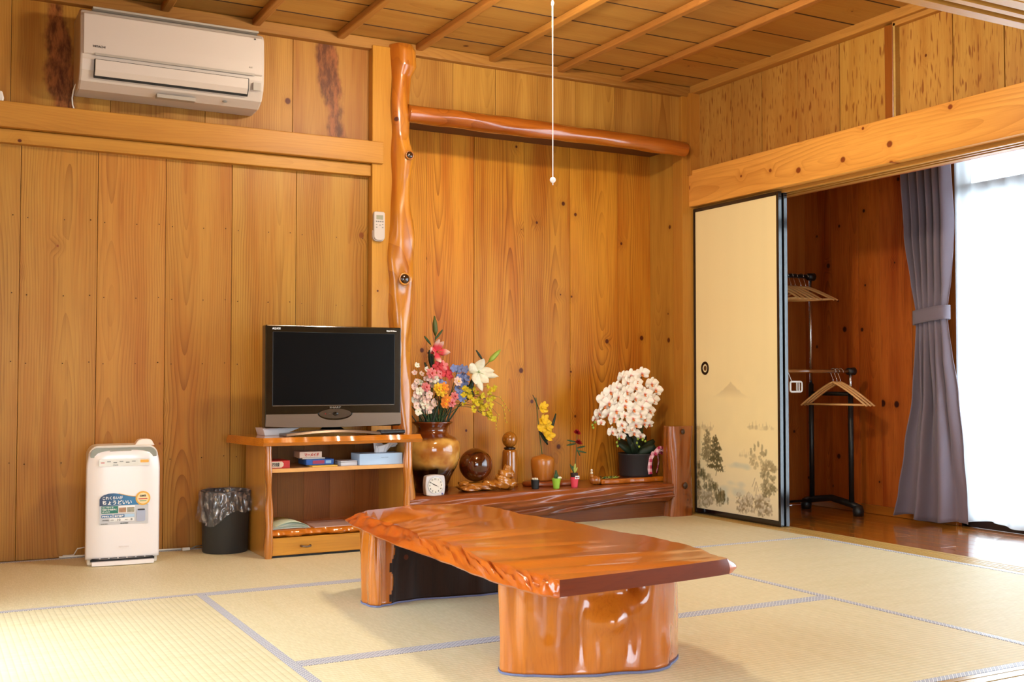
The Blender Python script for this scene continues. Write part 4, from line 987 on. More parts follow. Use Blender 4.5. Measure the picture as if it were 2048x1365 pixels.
MB().tube([(hx - .022, CY0 + .012, .047), (hx - .018, CY0 - .004, .047), (hx, CY0 - .010, .045), (hx + .018, CY0 - .004, .047), (hx + .022, CY0 + .012, .047)], .0045, 8).build('handle', plain('old bronze', (120, 104, 92), .3, metal=.9), d, smooth=True)
MB().b2(CX0 + .022, CX1 - .022, CY0 + .02, CY0 + .3, 0, .010).build('plinth', m_dk, t)
MB().tube([(CX0 + .022, CY0 + .05, .366), (CX0 + .034, CY0 + .05, .366)], .005, 8).build('shelf_pin', m_chr, t)

# television
t = thing('television', 'flat black television with a silver lower strip on the cabinet', 'television', (1.705, 4.90, CT))
tx0, tx1, tz0, tz1, ty = 1.378, 2.035, .566, 1.032, 4.875
MB().prism(rrect(tx0, tx1, tz0, tz1, .008), ty, ty + .05, plane='xz').build('cabinet', m_tvb, t, bevel=.004)
MB().b2(tx0 + .12, tx1 - .12, ty + .05, ty + .095, tz0 + .06, tz1 - .08).build('rear_hump', m_rubber, t, bevel=.01)
MB().b2(tx0 + .036, tx1 - .036, ty - .0006, ty + .002, .668, 1.0).build('screen', m_scr, t)
for a, b, c_, d_ in ((tx0 + .036, tx1 - .036, .665, .668), (tx0 + .0335, tx0 + .036, .665, 1.0), (tx1 - .036, tx1 - .0335, .665, 1.0), (tx0 + .036, tx1 - .036, 1.0, 1.0015)):
    MB().b2(a, b, ty - .0012, ty + .002, c_, d_).build('screen_trim', m_tvs if c_ < .67 and d_ < .67 else m_rubber, t)
ol = [(tx0 + .004, .628)] + [(tx0 + .004 + .002, .628)] + [(1.62, .628)] + [(1.705 + .085 * math.cos(a), .630 - .032 * math.sin(a)) for a in [PI - PI * k / 14 for k in range(15)]] + [(tx1 - .004, .628), (tx1 - .002, .575), (1.9, .568), (1.705, .566), (1.5, .568), (tx0 + .002, .575)]
MB().prism(ol, ty - .008, ty + .01, plane='xz').build('speaker_strip', m_tvs, t, bevel=.002)
MB().prism([(1.705 + .078 * math.cos(2 * PI * k / 30), .628 + .022 * math.sin(2 * PI * k / 30)) for k in range(30)], ty - .009, ty, plane='xz').build('control_bay', plain('bay brown', (60, 48, 38), .2, coat=.5), t)
MB().ell((1.705, ty - .010, .628), (.015, .002, .009), 14, 8).build('receiver', m_tvb, t)
txt('AQUOS', m_wink, t, (tx0 + .031, ty - .001, 1.012), (1, 0, 0), (0, 0, 1), .012, maxw=.038, bold=.0003)
txt('Digital Hi-Vision', m_wink, t, (tx1 - .075, ty - .001, 1.012), (1, 0, 0), (0, 0, 1), .009, maxw=.050, bold=.0003)
txt('SHARP', plain('grey print', (120, 112, 100), .4), t, (1.680, ty - .001, .653), (1, 0, 0), (0, 0, 1), .012, maxw=.055, bold=.0002)
txt('A', m_red, t, (1.655, ty - .0105, .625), (1, 0, 0), (0, 0, 1), .009, maxw=.005); txt('HDMI', m_tvs, t, (1.663, ty - .0105, .626), (1, 0, 0), (0, 0, 1), .005, maxw=.018)
MB().lathe([(.001, CT + .012), (.075, CT + .014), (.06, CT + .024), (.03, CT + .045), (.03, .60), (.001, .60)], (1.705, 4.915, 0), 32, sy=.6).build('neck', m_tvb, t, smooth=True)
arc = [(1.455 + .45 * k / 20, 4.80 + .012 * ((k - 10) / 10) ** 2, CT + .007 + .014 * math.sin(PI * k / 20)) for k in range(21)]
m = MB(); n = len(arc)
V = []
for (x, y, z) in arc: V += [(x, y - .014, z - .006), (x, y - .006, z + .006), (x, y + .10, z + .004), (x, y + .10, z - .006)]
m.add(V, [(4 * i + a, 4 * i + (a + 1) % 4, 4 * i + 4 + (a + 1) % 4, 4 * i + 4 + a) for i in range(n - 1) for a in range(4)] + [(0, 1, 2, 3), tuple(4 * (n - 1) + q for q in range(4))])
m.build('stand_foot', m_tvs, t, bevel=.002)
# white set-top box behind and a dark game console pad
a0 = P(533, 853, y=4.93)
t = thing('white_box', 'white and silver box lying behind the television foot on the cabinet', 'box', (1.46, 4.99, CT))
MB().prism([(1.385, CT + .034), (1.395, CT + .0), (1.47, CT + .0), (1.56, CT + .034)], 4.93, 5.06, plane='xz').build('casing', plain('off white plastic', (226, 224, 226), .3), t, bevel=.002)
t = thing('tv_remote', 'black television remote control at the right end of the cabinet top', 'remote control', (1.965, 4.83, CT))
R = Matrix.Rotation(math.radians(8), 3, 'Z')
MB().box((1.965, 4.83, CT + .010), (.135, .045, .018), R).build('case', m_rubber, t, bevel=.006)
for k in range(6):
    for j in range(3):
        p = R @ Vector((-.05 + k * .019, -.013 + j * .013, 0)); MB().box((1.965 + p.x, 4.83 + p.y, CT + .0195), (.010, .007, .003), R).build('button', m_grey, t, bevel=.001)

# things on the cabinet shelves
SZ_ = .391
def carton(name, label, x0, x1, y0, y1, z0, z1, mat, cat='box', rz=0):
    t = thing(name, label, cat, ((x0 + x1) / 2, (y0 + y1) / 2, z0), math.radians(rz))
    hx_, hy = (x1 - x0) / 2, (y1 - y0) / 2
    MB().b2(-hx_, hx_, -hy, hy, 0, z1 - z0).build('box_body', mat, t, local=True, bevel=.0015)
    WL[t.name] = (Vector(((x0 + x1) / 2, (y0 + y1) / 2, z0)), math.radians(rz)); return t
def ptxt(t, s, mat, x, z, size, hy, **k):   # print on the front face, in the thing's local frame
    loc, rz = WL[t.name]; Rz = Matrix.Rotation(rz, 3, 'Z'); o = loc + Rz @ Vector((x, -hy - .0006, z))
    return txt(s, mat, t, o, Rz @ Vector((1, 0, 0)), (0, 0, 1), size, **k)
m_cream = plain('cream card', (226, 206, 180), .5); m_redc = plain('red card', (190, 40, 34), .45); m_bluec = plain('blue card', (44, 96, 176), .4, noise=.25, ns=60.)
t = carton('game_box', 'red and cream game box at the left end of the upper shelf', 1.385, 1.475, 4.81, 4.93, SZ_, SZ_ + .034, m_redc)
MB().prism([(-.044, .003), (.006, .003), (.015, .010), (.016, .022), (.008, .030), (-.044, .030)], -.0612, -.0600, plane='xz').build('front_print', m_cream, t, local=True)
ptxt(t, '四球', m_ink, -.038, .009, .019, .0612, maxw=.036, bold=.0004)
t = carton('yellow_booklet', 'thin yellow case under the blue game box on the upper shelf', 1.575, 1.695, 4.80, 4.90, SZ_, SZ_ + .006, plain('yellow card', (222, 180, 70), .45))
t = carton('game_box', 'blue game box in the middle of the upper shelf stack', 1.560, 1.690, 4.84, 4.96, SZ_ + .0065, SZ_ + .032, m_bluec, rz=0)
MB().b2(-.035, .02, -.0612, -.060, .005, .020).build('front_print', plain('red violet print', (170, 60, 90), .5), t, local=True)
MB().b2(.026, .052, -.0612, -.060, .006, .019).build('front_print', plain('pale blue print', (150, 190, 226), .5), t, local=True)
t = carton('game_box', 'thin white card box lying between the blue and the cream game boxes', 1.548, 1.655, 4.86, 4.95, SZ_ + .0325, SZ_ + .038, plain('white card', (220, 214, 206), .5))
t = carton('game_box', 'cream game box with red lettering on top of the shelf stack', 1.535, 1.640, 4.86, 4.95, SZ_ + .0385, SZ_ + .066, plain('cream pink card', (224, 196, 176), .5))
ptxt(t, 'マーメイド', m_redc, -.030, .007, .017, .045, maxw=.068, bold=.0006)
t = carton('card_case', 'small white plastic case on the upper shelf between game boxes and tissues', 1.715, 1.795, 4.815, 4.90, SZ_, SZ_ + .022, plain('white case', (222, 224, 230), .3))
MB().b2(-.0405, .0405, -.043, .043, .015, .017).build('lid_seam', m_grey, t, local=True)
m_tis = NT('tissue box print'); xt = m_tis.n('SeparateXYZ', None, i_0=m_tis.n('TexCoord', 3)).outputs
ch = m_tis.m_('MULTIPLY', m_tis.m_('SINE', m_tis.mul(xt[1], 260.)), m_tis.m_('SINE', m_tis.mul(xt[2], 260.)))
m_tis.set(Base_Color=m_tis.mix(m_tis.mul(m_tis.step(ch, .1, .4), m_tis.m_('LESS_THAN', xt[0], -.107)), L(178, 206, 236), L(226, 238, 248)), Roughness=.45)
t = carton('tissue_box', 'pale blue tissue box with a tissue pulled up, right end of the upper shelf', 1.80, 2.012, 4.80, 4.915, SZ_, SZ_ + .052, m_tis.m)
ptxt(t, 'ーー ーー', m_ink, .0, .030, .008, .0575, maxw=.035, bold=.0002)
def tiss(u, v):
    a = 2 * PI * u; r = .022 + .028 * v + .010 * math.sin(3 * a + 1) * v + .005 * math.sin(9 * a + 3 * v)
    return (.02 + r * 1.1 * math.cos(a) + .022 * v, .005 + .4 * r * math.sin(a), .050 + .052 * math.sin(v * PI / 2) - .014 * v * v * (1 + math.sin(2 * a)))
MB().grid(tiss, 40, 10, close=True).build('tissue', plain('tissue paper', (240, 238, 240), .9), t, smooth=True, local=True, solid=.001)
# papers on the bottom shelf
t = thing('magazine_pile', 'curled newspapers and leaflets on the bottom shelf of the cabinet', 'newspaper', (1.47, 4.86, .12))
for k in range(7):
    def pg(u, v, k=k):
        x = 1.385 + .004 * k + (.185 - .006 * k) * u; z = .1215 + .0016 * k + (.005 + .003 * k) * math.sin(PI * min(1, u * 1.0)) ** .8 * (.6 + .05 * k) + .010 * (1 - u) * (k / 7) * 0
        return (x, 4.80 + .004 * (k % 3) + .20 * v, z)
    MB().grid(pg, 18, 2).build('paper_sheet', plain('newsprint', (206 - 5 * (k % 3), 204, 190 - 6 * (k % 2)), .8, noise=.14, ns=260.) if k < 6 else plain('leaflet cover', (196, 206, 178), .6, noise=.2, ns=80.), t, smooth=True, solid=.0008)
t = thing('place_mat', 'flat pinkish clear folder on the bottom shelf of the cabinet', 'folder', (1.70, 4.89, .12))
MB().prism([(1.585, 4.79), (1.80, 4.79), (1.79, 5.0), (1.60, 5.0)], .1205, .1235).build('sheet', plain('pinkish sheet', (206, 172, 160), .25, coat=.4), t)

# ------------------------------------------------------------------ the low table
TT, TB = .300, .258
t = thing('low_table', 'large low table, one glossy live-edge slab on two carved log legs', 'table', (1.68, 3.1, 0))
# outline stations: (top inner xy, outer lip xy), counter-clockwise from the near-left corner along the right (far) side
def Pz(px, py, z): q = P(px, py, z=z); return (q.x, q.y)
near = [(1.385, 2.318), (1.60, 2.332), (1.80, 2.352), (1.945, 2.372)]
right = [Pz(a, b, TT) for a, b in ((1455, 1118), (1430, 1112), (1400, 1098), (1350, 1085), (1310, 1075), (1240, 1065), (1180, 1052), (1120, 1040), (1040, 1028), (1000, 1018), (965, 1011))]
far = [Pz(a, b, TT) for a, b in ((900, 1009), (850, 1010), (805, 1013), (770, 1018), (735, 1021))]
lip = [Pz(a, b, TB + .006) for a, b in ((692, 1040), (705, 1052), (760, 1076), (860, 1114), (930, 1140), (1000, 1168), (1060, 1184), (1105, 1193))]
inn = [Pz(a, b, TT) for a, b in ((722, 1026), (748, 1036), (796, 1052), (848, 1073), (899, 1086), (966, 1115), (1040, 1140), (1122, 1158))]
def dens(pts, n, seed, amp):
    r = random.Random(seed); o = []
    ph = [r.uniform(0, 6.28) for _ in range(5)]
    for i in range(len(pts) - 1):
        for k in range(n):
            f = k / n; s = i + f
            dx = amp * (math.sin(3.1 * s + ph[0]) + .6 * math.sin(7.7 * s + ph[1]) + .5 * math.sin(13.3 * s + ph[2]))
            o.append((pts[i][0] * (1 - f) + pts[i + 1][0] * f + dx, pts[i][1] * (1 - f) + pts[i + 1][1] * f))
    return o
NR, NL = 9, 14
top_pts = dens(near, 4, 1, 0) + dens(right + [far[0]], NR, 2, .004) + dens(far + [inn[0]], 6, 3, .003) + dens(inn, NL, 4, .008) + [inn[-1]]
kn, kr, kf = 3 * 4, len(right) * NR, len(far) * 6
lipd = dens(lip, NL, 5, .003) + [lip[-1]]
N = len(top_pts); rows = []
MR = 9
rg = random.Random(8)
for i, (x, y) in enumerate(top_pts):
    if i >= kn + kr + kf:                 # left live edge: wide chiselled bevel running down to the lip
        lx, ly = lipd[i - kn - kr - kf]; sec = []
        for k in range(1, MR + 1):
            q = k / MR; s = i * .11
            bump = .0062 * math.sin(PI * q) * (math.sin(s * 4.1 + 4 * q) + .7 * math.sin(s * 9.7 - 6 * q + math.sin(s)) + .4 * math.sin(s * 21 + 9 * q))
            sec.append((x + (lx - x) * q - bump * .3, y + (ly - y) * q, TT + (TB + .006 - TT) * (q ** 1.25) + bump))
        sec += [(lx + .006, ly + .002, TB), (lx + .02, ly + .004, TB - .0)]
    else:
        rt = kn <= i < kn + kr; fr = i >= kn + kr
        out_ = (.034 + .008 * math.sin(i * .5) + .005 * math.sin(i * 1.3)) * (1 if rt else .5 if fr else 0)
        if rt: out_ *= min(1, (i - kn) / 3 + .3)
        dx, dy = (1, 0) if rt else (-.25, 1) if fr else (0, 0); sec = []
        for k in range(1, MR + 1):
            q = k / MR; o_ = out_ * math.sin(min(1, q * 1.35) * PI / 2) - (out_ * .35 * max(0, (q - .75) / .25))
            sec.append((x + dx * o_, y + dy * o_, TT - (TT - TB) * q))
        sec += [(x + dx * out_ * .4, y + dy * out_ * .4, TB), (x + dx * out_ * .3, y + dy * out_ * .3, TB)]
    rows.append([(x, y, TT)] + sec)
K = len(rows[0]); m = MB(); V = [p for r_ in rows for p in r_]; F = []; MI = []
m.v = V
for i in range(N):
    j = (i + 1) % N
    for k in range(K - 1):
        m.f.append([i * K + k, i * K + k + 1, j * K + k + 1, j * K + k]); m.m.append(2 if i < kn else 1)
m.f.append([i * K for i in range(N)]); m.m.append(0)
m.f.append([i * K + K - 1 for i in range(N)][::-1]); m.m.append(1)
o = smooth_angle(m.build('table_top', [m_table, m_tedge, m_tend], t), .75)
m_barkshade = wood('shaded dark bark', (52, 28, 18), (24, 12, 8), 'Z', 'Y', rough=.6, coat=.0, knots=.1, sp=.02, lines=.8, wob=.3, warm=(50, 26, 18), bump=.5, vary=0)  # dark bark whose colour also holds the shade under the table
def leg(outline, z1, nm, feats, seed, label=None, bark=None):
    n = len(outline); per = []
    for i in range(n):                     # smooth closed curve through the outline (Catmull-Rom)
        p0, p1, p2, p3 = [Vector(outline[(i + q) % n]) for q in (-1, 0, 1, 2)]
        for k in range(10):
            s = k / 10; per.append(.5 * ((2 * p1) + (p2 - p0) * s + (2 * p0 - 5 * p1 + 4 * p2 - p3) * s * s + (3 * p1 - p0 - 3 * p2 + p3) * s ** 3))
    M_ = len(per); cxy = sum(per, Vector((0, 0))) / M_; r = random.Random(seed); ph = [r.uniform(0, 6) for _ in range(6)]
    NZ = 40; V = []
    for j in range(NZ + 1):
        z = .006 + (z1 - .006) * j / NZ
        for i in range(M_):
            p = per[i]; tn = (per[(i + 1) % M_] - per[i - 1]).normalized(); nr = Vector((tn.y, -tn.x))
            if nr.dot(p - cxy) < 0: nr = -nr
            s = i / M_ * 2 * PI
            d = .005 * math.sin(7 * s + ph[0] + 4 * z) + .003 * math.sin(13 * s + ph[1] - 7 * z) + .0012 * math.sin(27 * s + ph[2] + 9 * z) + .003 * math.sin(16 * z + 3 * s + ph[3])
            for (fx, fy, fz, rw, rz_, am) in feats:
                d += am * math.exp(-(((p.x - fx) ** 2 + (p.y - fy) ** 2) / rw ** 2) - ((z - fz) / rz_) ** 2)
            d *= 1 if j else .6
            q = p + nr * d; V.append((q.x, q.y, z))
    F = [(j * M_ + i, j * M_ + (i + 1) % M_, (j + 1) * M_ + (i + 1) % M_, (j + 1) * M_ + i) for j in range(NZ) for i in range(M_)]
    m = MB(); m.add(V, F + [tuple(NZ * M_ + i for i in range(M_)), tuple(range(M_))])
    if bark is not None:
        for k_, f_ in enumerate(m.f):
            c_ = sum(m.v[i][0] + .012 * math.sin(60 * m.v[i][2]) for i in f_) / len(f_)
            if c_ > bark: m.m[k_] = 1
    lg = m.build(nm, [m_tleg, m_barkshade] if bark is not None else m_tleg, t, smooth=True)
    m = MB(); m.prism([(V[i][0] + (V[i][0] - cxy.x) * .006, V[i][1] + (V[i][1] - cxy.y) * .03) for i in range(0, M_)], 0.0008, .0065); m.build('felt_pad', m_felt, lg)
    return lg
kb = P(1230, 1232, y=2.45); hl = P(1235, 1212, y=2.46); gv = P(1275, 1183, y=2.45); cr = P(1180, 1250, y=2.48)
leg([(1.395, 2.625), (1.43, 2.575), (1.50, 2.535), (1.58, 2.495), (1.68, 2.478), (1.78, 2.452), (1.86, 2.50), (1.93, 2.575), (1.975, 2.66), (1.985, 2.74), (1.93, 2.78), (1.80, 2.745), (1.65, 2.74), (1.50, 2.75), (1.42, 2.70)], TB + .004, 'leg',
    [(kb.x, 2.45, kb.z - .018, .055, .034, .045), (kb.x + .005, 2.45, kb.z + .050, .05, .022, -.030), (gv.x + .01, 2.47, .235, .020, .03, -.045), (1.555, 2.495, .10, .025, .09, -.014), (1.44, 2.56, .15, .03, .14, .008), (1.90, 2.545, .14, .02, .12, -.016), (1.62, 2.48, .05, .03, .05, .010), (1.48, 2.54, .07, .025, .035, .008), (1.60, 2.49, .19, .02, .05, -.008), (1.70, 2.475, .09, .018, .05, -.010), (1.53, 2.52, .21, .03, .03, .007), (1.82, 2.47, .06, .025, .04, .009), (1.64, 2.48, .14, .03, .03, .008)], 3)
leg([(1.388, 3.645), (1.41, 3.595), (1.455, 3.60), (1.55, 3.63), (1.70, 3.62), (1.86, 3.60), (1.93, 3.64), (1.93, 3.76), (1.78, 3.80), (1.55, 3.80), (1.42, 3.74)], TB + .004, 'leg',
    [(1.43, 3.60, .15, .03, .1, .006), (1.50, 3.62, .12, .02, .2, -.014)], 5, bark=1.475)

# ------------------------------------------------------------------ objects on the ledge
ZL0 = LZ0 + .0005
m_glz = NT('vase glaze'); xo = m_glz.n('SeparateXYZ', None, i_0=m_glz.n('TexCoord', 3)).outputs
nzv = m_glz.noise(m_glz.n('TexCoord', 3), 9., 3.)
zz = m_glz.add(xo[2], m_glz.mul(m_glz.add(nzv, -.5), .07))
bk = m_glz.mul(m_glz.step(zz, .115, .160), m_glz.m_('SUBTRACT', 1., m_glz.step(zz, .268, .290)))
dk = m_glz.mix(m_glz.step(zz, .10, .34), L(28, 10, 6), L(112, 50, 16))
m_glz.set(Base_Color=m_glz.mix(bk, dk, m_glz.mix(m_glz.step(nzv, .35, .7), L(226, 172, 84), L(170, 100, 34))), Roughness=.12, Coat_Weight=1., Coat_Roughness=.04)
vx, vy = 2.415, 5.355
t = thing('flower_vase', 'large brown glazed wooden-look vase with a golden band, behind the clock', 'vase', (vx, vy, ZL0))
prof = [(.001, 0), (.085, 0), (.090, .01), (.086, .04), (.102, .08), (.128, .13), (.146, .18), (.151, .225), (.146, .262), (.122, .290), (.094, .303), (.083, .318), (.080, .332), (.088, .348), (.108, .364), (.112, .369), (.108, .372), (.084, .352), (.070, .33), (.065, .30), (.001, .29)]
MB().lathe(prof, (vx, vy, ZL0), 56).build('body', m_glz.m, t, smooth=True)
VT = ZL0 + .36

# clock
c = P(866, 991, z=ZL0)
t = thing('alarm_clock', 'small square white alarm clock at the left end of the alcove ledge', 'clock', (c.x, 5.20, ZL0), 0)
c = Vector((c.x, 5.19, ZL0)); cr_ = Matrix.Rotation(0, 3, 'Z')
def arcsq(h, w_, k):
    o = []
    for (ax__, ay__), (bx_, by_) in zip(((-w_, 0), (w_, 0), (w_, h), (-w_, h)), ((w_, 0), (w_, h), (-w_, h), (-w_, 0))):
        for q in range(8):
            f = q / 8; b_ = k * math.sin(PI * f); dx, dy = bx_ - ax__, by_ - ay__; ln_ = math.hypot(dx, dy); o.append((ax__ + dx * f + dy / ln_ * b_, ay__ + dy * f - dx / ln_ * b_))
    return o
MB().prism([(c.x + x, c.z + .003 + z) for x, z in arcsq(.098, .050, .006)], 5.165, 5.205, plane='xz').build('case', plain('silver white plastic', (220, 214, 214), .3, metal=.15), t, bevel=.005)
MB().b2(c.x - .040, c.x + .040, 5.175, 5.215, ZL0, ZL0 + .006).build('base', plain('dark wood brown', (80, 40, 20), .4), t)
fc = (c.x, c.z + .053)
ring = lambda r, y, mat, nm: MB().prism([(fc[0] + r * math.cos(2 * PI * k / 40), fc[1] + r * math.sin(2 * PI * k / 40)) for k in range(40)], y, y + .002, plane='xz').build(nm, mat, t)
ring(.044, 5.1632, m_chr, 'bezel'); face_ = ring(.041, 5.1618, plain('dial white', (240, 236, 226), .4), 'dial')
for k in range(1, 13):
    a = PI / 2 - k * PI / 6; s = str(k); txt(s, m_ink, t, (fc[0] + .033 * math.cos(a) - .0035 * len(s), 5.1613, fc[1] + .033 * math.sin(a) - .004), (1, 0, 0), (0, 0, 1), .011, name='numeral', bold=.0002)
def hand(ang, ln_, w_, nm, y=5.1600):
    a = math.radians(90 - ang); d = Vector((math.cos(a), 0, math.sin(a))); n = Vector((-d.z, 0, d.x)); o = Vector((fc[0], y, fc[1]))
    pts = [o - d * .006 - n * w_, o - d * .006 + n * w_, o + d * ln_ + n * w_ * .4, o + d * ln_ - n * w_ * .4]
    MB().prism([(p.x, p.z) for p in pts], y, y + .0006, plane='xz').build(nm, m_ink, t)
hand(299, .032, .0014, 'minute_hand'); hand(294, .022, .0022, 'hour_hand', 5.1607); hand(118, .018, .0006, 'alarm_hand', 5.1593)
MB().ell((fc[0] + .038, 5.164, fc[1] - .044), (.005, .003, .005), 12, 8).build('light_button', plain('blue button', (110, 120, 190), .3), t)

# polished sphere on a burl stand
m_sph = wood('dark polished burl', (112, 46, 16), (40, 12, 6), 'Z', 'Y', rough=.08, coat=1, coatr=.03, knots=.2, sp=.02, lines=.9, wob=.5, warm=(70, 24, 8), bump=0, vary=0)
t = thing('wooden_sphere', 'polished dark wooden sphere resting on the burl stand', 'wooden ball', (2.665, 5.34, ZL0 + .045))
MB().ell((2.662, 5.335, ZL0 + .135), .090, 48, 32).build('ball', m_sph, t, smooth=True)
m_burl = wood('golden burl', (206, 130, 58), (120, 56, 18), 'Z', 'Y', rough=.14, coat=1, coatr=.06, knots=.5, sp=.012, lines=.5, wob=.4, warm=(168, 92, 36), bump=.1, vary=0)
t = thing('burl_stand', 'lumpy varnished burl stand on the ledge between sphere and pillar doll', 'stand', (2.76, 5.27, ZL0))
rb = random.Random(12)
def lump(c, r, sd, nm='burl_lump'):
    r_ = random.Random(sd); ph = [r_.uniform(0, 6) for _ in range(6)]
    return MB().ell(c, r, 26, 18, fn=lambda p: 1 + .10 * math.sin(5 * p.x + ph[0] + 3 * p.z) + .08 * math.sin(7 * p.y + ph[1]) + .07 * math.sin(9 * p.z + ph[2] + 4 * p.x))
m = MB()
for cc, rr_, sd in (((2.650, 5.30, ZL0 + .022), (.105, .06, .024), 1), ((2.60, 5.27, ZL0 + .016), (.055, .04, .018), 2), ((2.72, 5.28, ZL0 + .028), (.06, .04, .026), 3), ((2.79, 5.27, ZL0 + .04), (.055, .04, .040), 4), ((2.800, 5.26, ZL0 + .085), (.038, .03, .030), 5), ((2.775, 5.255, ZL0 + .060), (.030, .025, .024), 6), ((2.835, 5.265, ZL0 + .082), (.026, .024, .022), 7), ((2.812, 5.255, ZL0 + .115), (.022, .02, .020), 8), ((2.755, 5.26, ZL0 + .030), (.03, .03, .025), 9), ((2.83, 5.27, ZL0 + .03), (.045, .04, .028), 10), ((2.57, 5.30, ZL0 + .040), (.03, .03, .014), 11)):
    k = lump(cc, rr_, sd); m.add(k.v, k.f)
m.build('burl', m_burl, t, smooth=True)
# pillar doll
m_dol = wood('doll wood', (182, 106, 40), (84, 32, 10), 'Z', 'Y', rough=.14, coat=1, coatr=.05, knots=.2, sp=.01, lines=.7, wob=.15, warm=(150, 74, 22), vary=0)
t = thing('wooden_doll', 'tall varnished wooden pillar doll with a round head behind the burl stand', 'wooden doll', (2.905, 5.40, ZL0))
MB().lathe([(.001, 0), (.046, 0), (.047, .01), (.044, .10), (.041, .19), (.038, .202), (.020, .209), (.001, .209)], (2.905, 5.40, ZL0), 36).build('body', m_dol, t, smooth=True)
MB().lathe([(.030, .207), (.034, .212), (.030, .218), (.010, .220)], (2.905, 5.40, ZL0), 30).build('neck_ring', plain('dark neck', (30, 12, 6), .3, coat=.5), t, smooth=True)
MB().ell((2.905, 5.40, ZL0 + .260), (.043, .043, .045), 32, 22).build('head', m_dol, t, smooth=True)

# barrel vase with yellow flowers on an oval board
t = thing('oval_board', 'small dark varnished oval wooden board under the barrel-shaped vase', 'wooden board', (3.15, 5.38, ZL0))
m = MB().lathe([(.001, 0), (.97, .0), (1, .012), (.97, .024), (.001, .026)], (0, 0, 0), 48)
m.v = [(3.155 + v[0] * .175, 5.38 + v[1] * .10, ZL0 + v[2]) for v in m.v]; m.build('board', m_ledge, t, smooth=True)
BV = ZL0 + .027
m_bar = wood('barrel vase wood', (206, 124, 52), (150, 78, 26), 'Z', 'Y', rough=.3, coat=.7, knots=0, sp=.01, lines=.35, vary=0)
t = thing('barrel_vase', 'barrel-shaped honey brown wooden vase with domed shoulders', 'vase', (3.11, 5.39, BV))
MB().lathe([(.001, 0), (.052, 0), (.058, .008), (.064, .05), (.067, .085), (.068, .112), (.063, .126), (.045, .135), (.022, .139), (.011, .146), (.008, .146), (.008, .12), (.001, .12)], (3.11, 5.39, BV), 44).build('body', m_bar, t, smooth=True)

# flower building blocks
def petal_grid(m, base, dirn, up, ln_, wd, curl, mi=0, nu=6, nv=8, ruffle=0., tip=.35):
    d = Vector(dirn).normalized(); u_ = Vector(up); u_ = (u_ - d * u_.dot(d)).normalized(); s_ = d.cross(u_)
    b = Vector(base)
    def fn(a, t_):
        w_ = wd * (max(0., math.sin(PI * min(1., t_ * (1 - tip * .5) + .08))) ** .75); x = (a - .5) * 2
        h = curl * t_ * t_ * ln_ - .22 * w_ * (1 - x * x) * 0 + .25 * w_ * x * x
        return b + d * (ln_ * t_) + u_ * (-h + ruffle * math.sin(9 * t_ + 5 * x)) * 1 + s_ * (x * w_ / 2)
    m.grid(fn, nu, nv, mi)
def flower(m, c, face, n, ln_, wd, open_=.5, curl=.5, mi=0, rot=0., nu=4, nv=5, ruffle=0.):
    """petals around the facing axis"""
    f = Vector(face).normalized(); a = Vector((0, 0, 1)) if abs(f.z) < .9 else Vector((1, 0, 0)); e1 = f.cross(a).normalized(); e2 = f.cross(e1)
    for k in range(n):
        an = rot + 2 * PI * k / n; rad = e1 * math.cos(an) + e2 * math.sin(an)
        petal_grid(m, c, f * (1 - open_) + rad * open_, f, ln_, wd, curl, mi, nu, nv, ruffle)
def fmat(name, rgb, rgb2=None, rough=.6, r0=0., r1=.05):
    t_ = NT(name)
    if rgb2:
        pos = t_.n('TexCoord', 3); g = t_.n('VectorMath', 1, operation='LENGTH', i_0=pos)
        t_.set(Base_Color=t_.mix(t_.step(g, r0, r1), L(rgb), L(rgb2)))
    else:
        nz_ = t_.noise(t_.n('TexCoord', 3), 60., 2.); c_ = L(rgb); t_.set(Base_Color=t_.mix(nz_, tuple(x * .75 for x in c_[:3]) + (1,), tuple(min(1, x * 1.2) for x in c_[:3]) + (1,)))
    t_.set(Roughness=rough, Subsurface_Weight=.0); return t_.m
m_stem = plain('stem green', (58, 86, 34), .6); m_leaf = fmat('leaf green', (44, 74, 30)); m_leafd = fmat('dark leaf green', (24, 42, 22)); m_bud = plain('bud green', (146, 172, 60), .5)
m_yel = fmat('yellow petal', (236, 190, 30)); m_yel2 = fmat('oncidium yellow', (214, 188, 20)); m_wht = fmat('white petal', (240, 232, 210)); m_pk = fmat('pink petal', (226, 128, 128)); m_pal = fmat('pale pink petal', (236, 204, 190))
m_rd = fmat('crimson petal', (170, 20, 26)); m_rp = fmat('rose red petal', (206, 56, 66)); m_blu = fmat('blue petal', (122, 140, 196)); m_or = fmat('orange petal', (236, 140, 36)); m_lil = fmat('pink and white lily petal', (224, 70, 84), (244, 214, 200), r0=.030, r1=.068)
def V3(px, py, y): q = P(px, py, y=y); return Vector((q.x, q.y, q.z))
def stem_path(a, b, bend=.03, n=8):
    a, b = Vector(a), Vector(b); md = (a + b) / 2 + Vector((bend, 0, .02))
    return [a * (1 - s) ** 2 + md * 2 * s * (1 - s) + b * s * s for s in [k / n for k in range(n + 1)]]
VC = Vector((vx, vy, VT))
def stemmed(name, label, cat, tip, base=None, bend=.02, r=.0022):
    base = base if base is not None else VC + Vector((rng.uniform(-.05, .05), rng.uniform(-.03, .03), -.04))
    t = thing(name, label, cat, tuple(base)); MB().tube(stem_path(base, tip, bend), r, 6).build('stem', m_stem, t, smooth=True); return t
def leaf(t, a, b, wd, mat=None, curl=.2, nm='leaf'):
    a, b = Vector(a), Vector(b); m = MB(); petal_grid(m, a, b - a, (0, -1, .3), (b - a).length, wd, curl, 0, 4, 8); m.build(nm, mat or m_leaf, t, smooth=True, solid=.0008)
FR = (0, -1, .15)
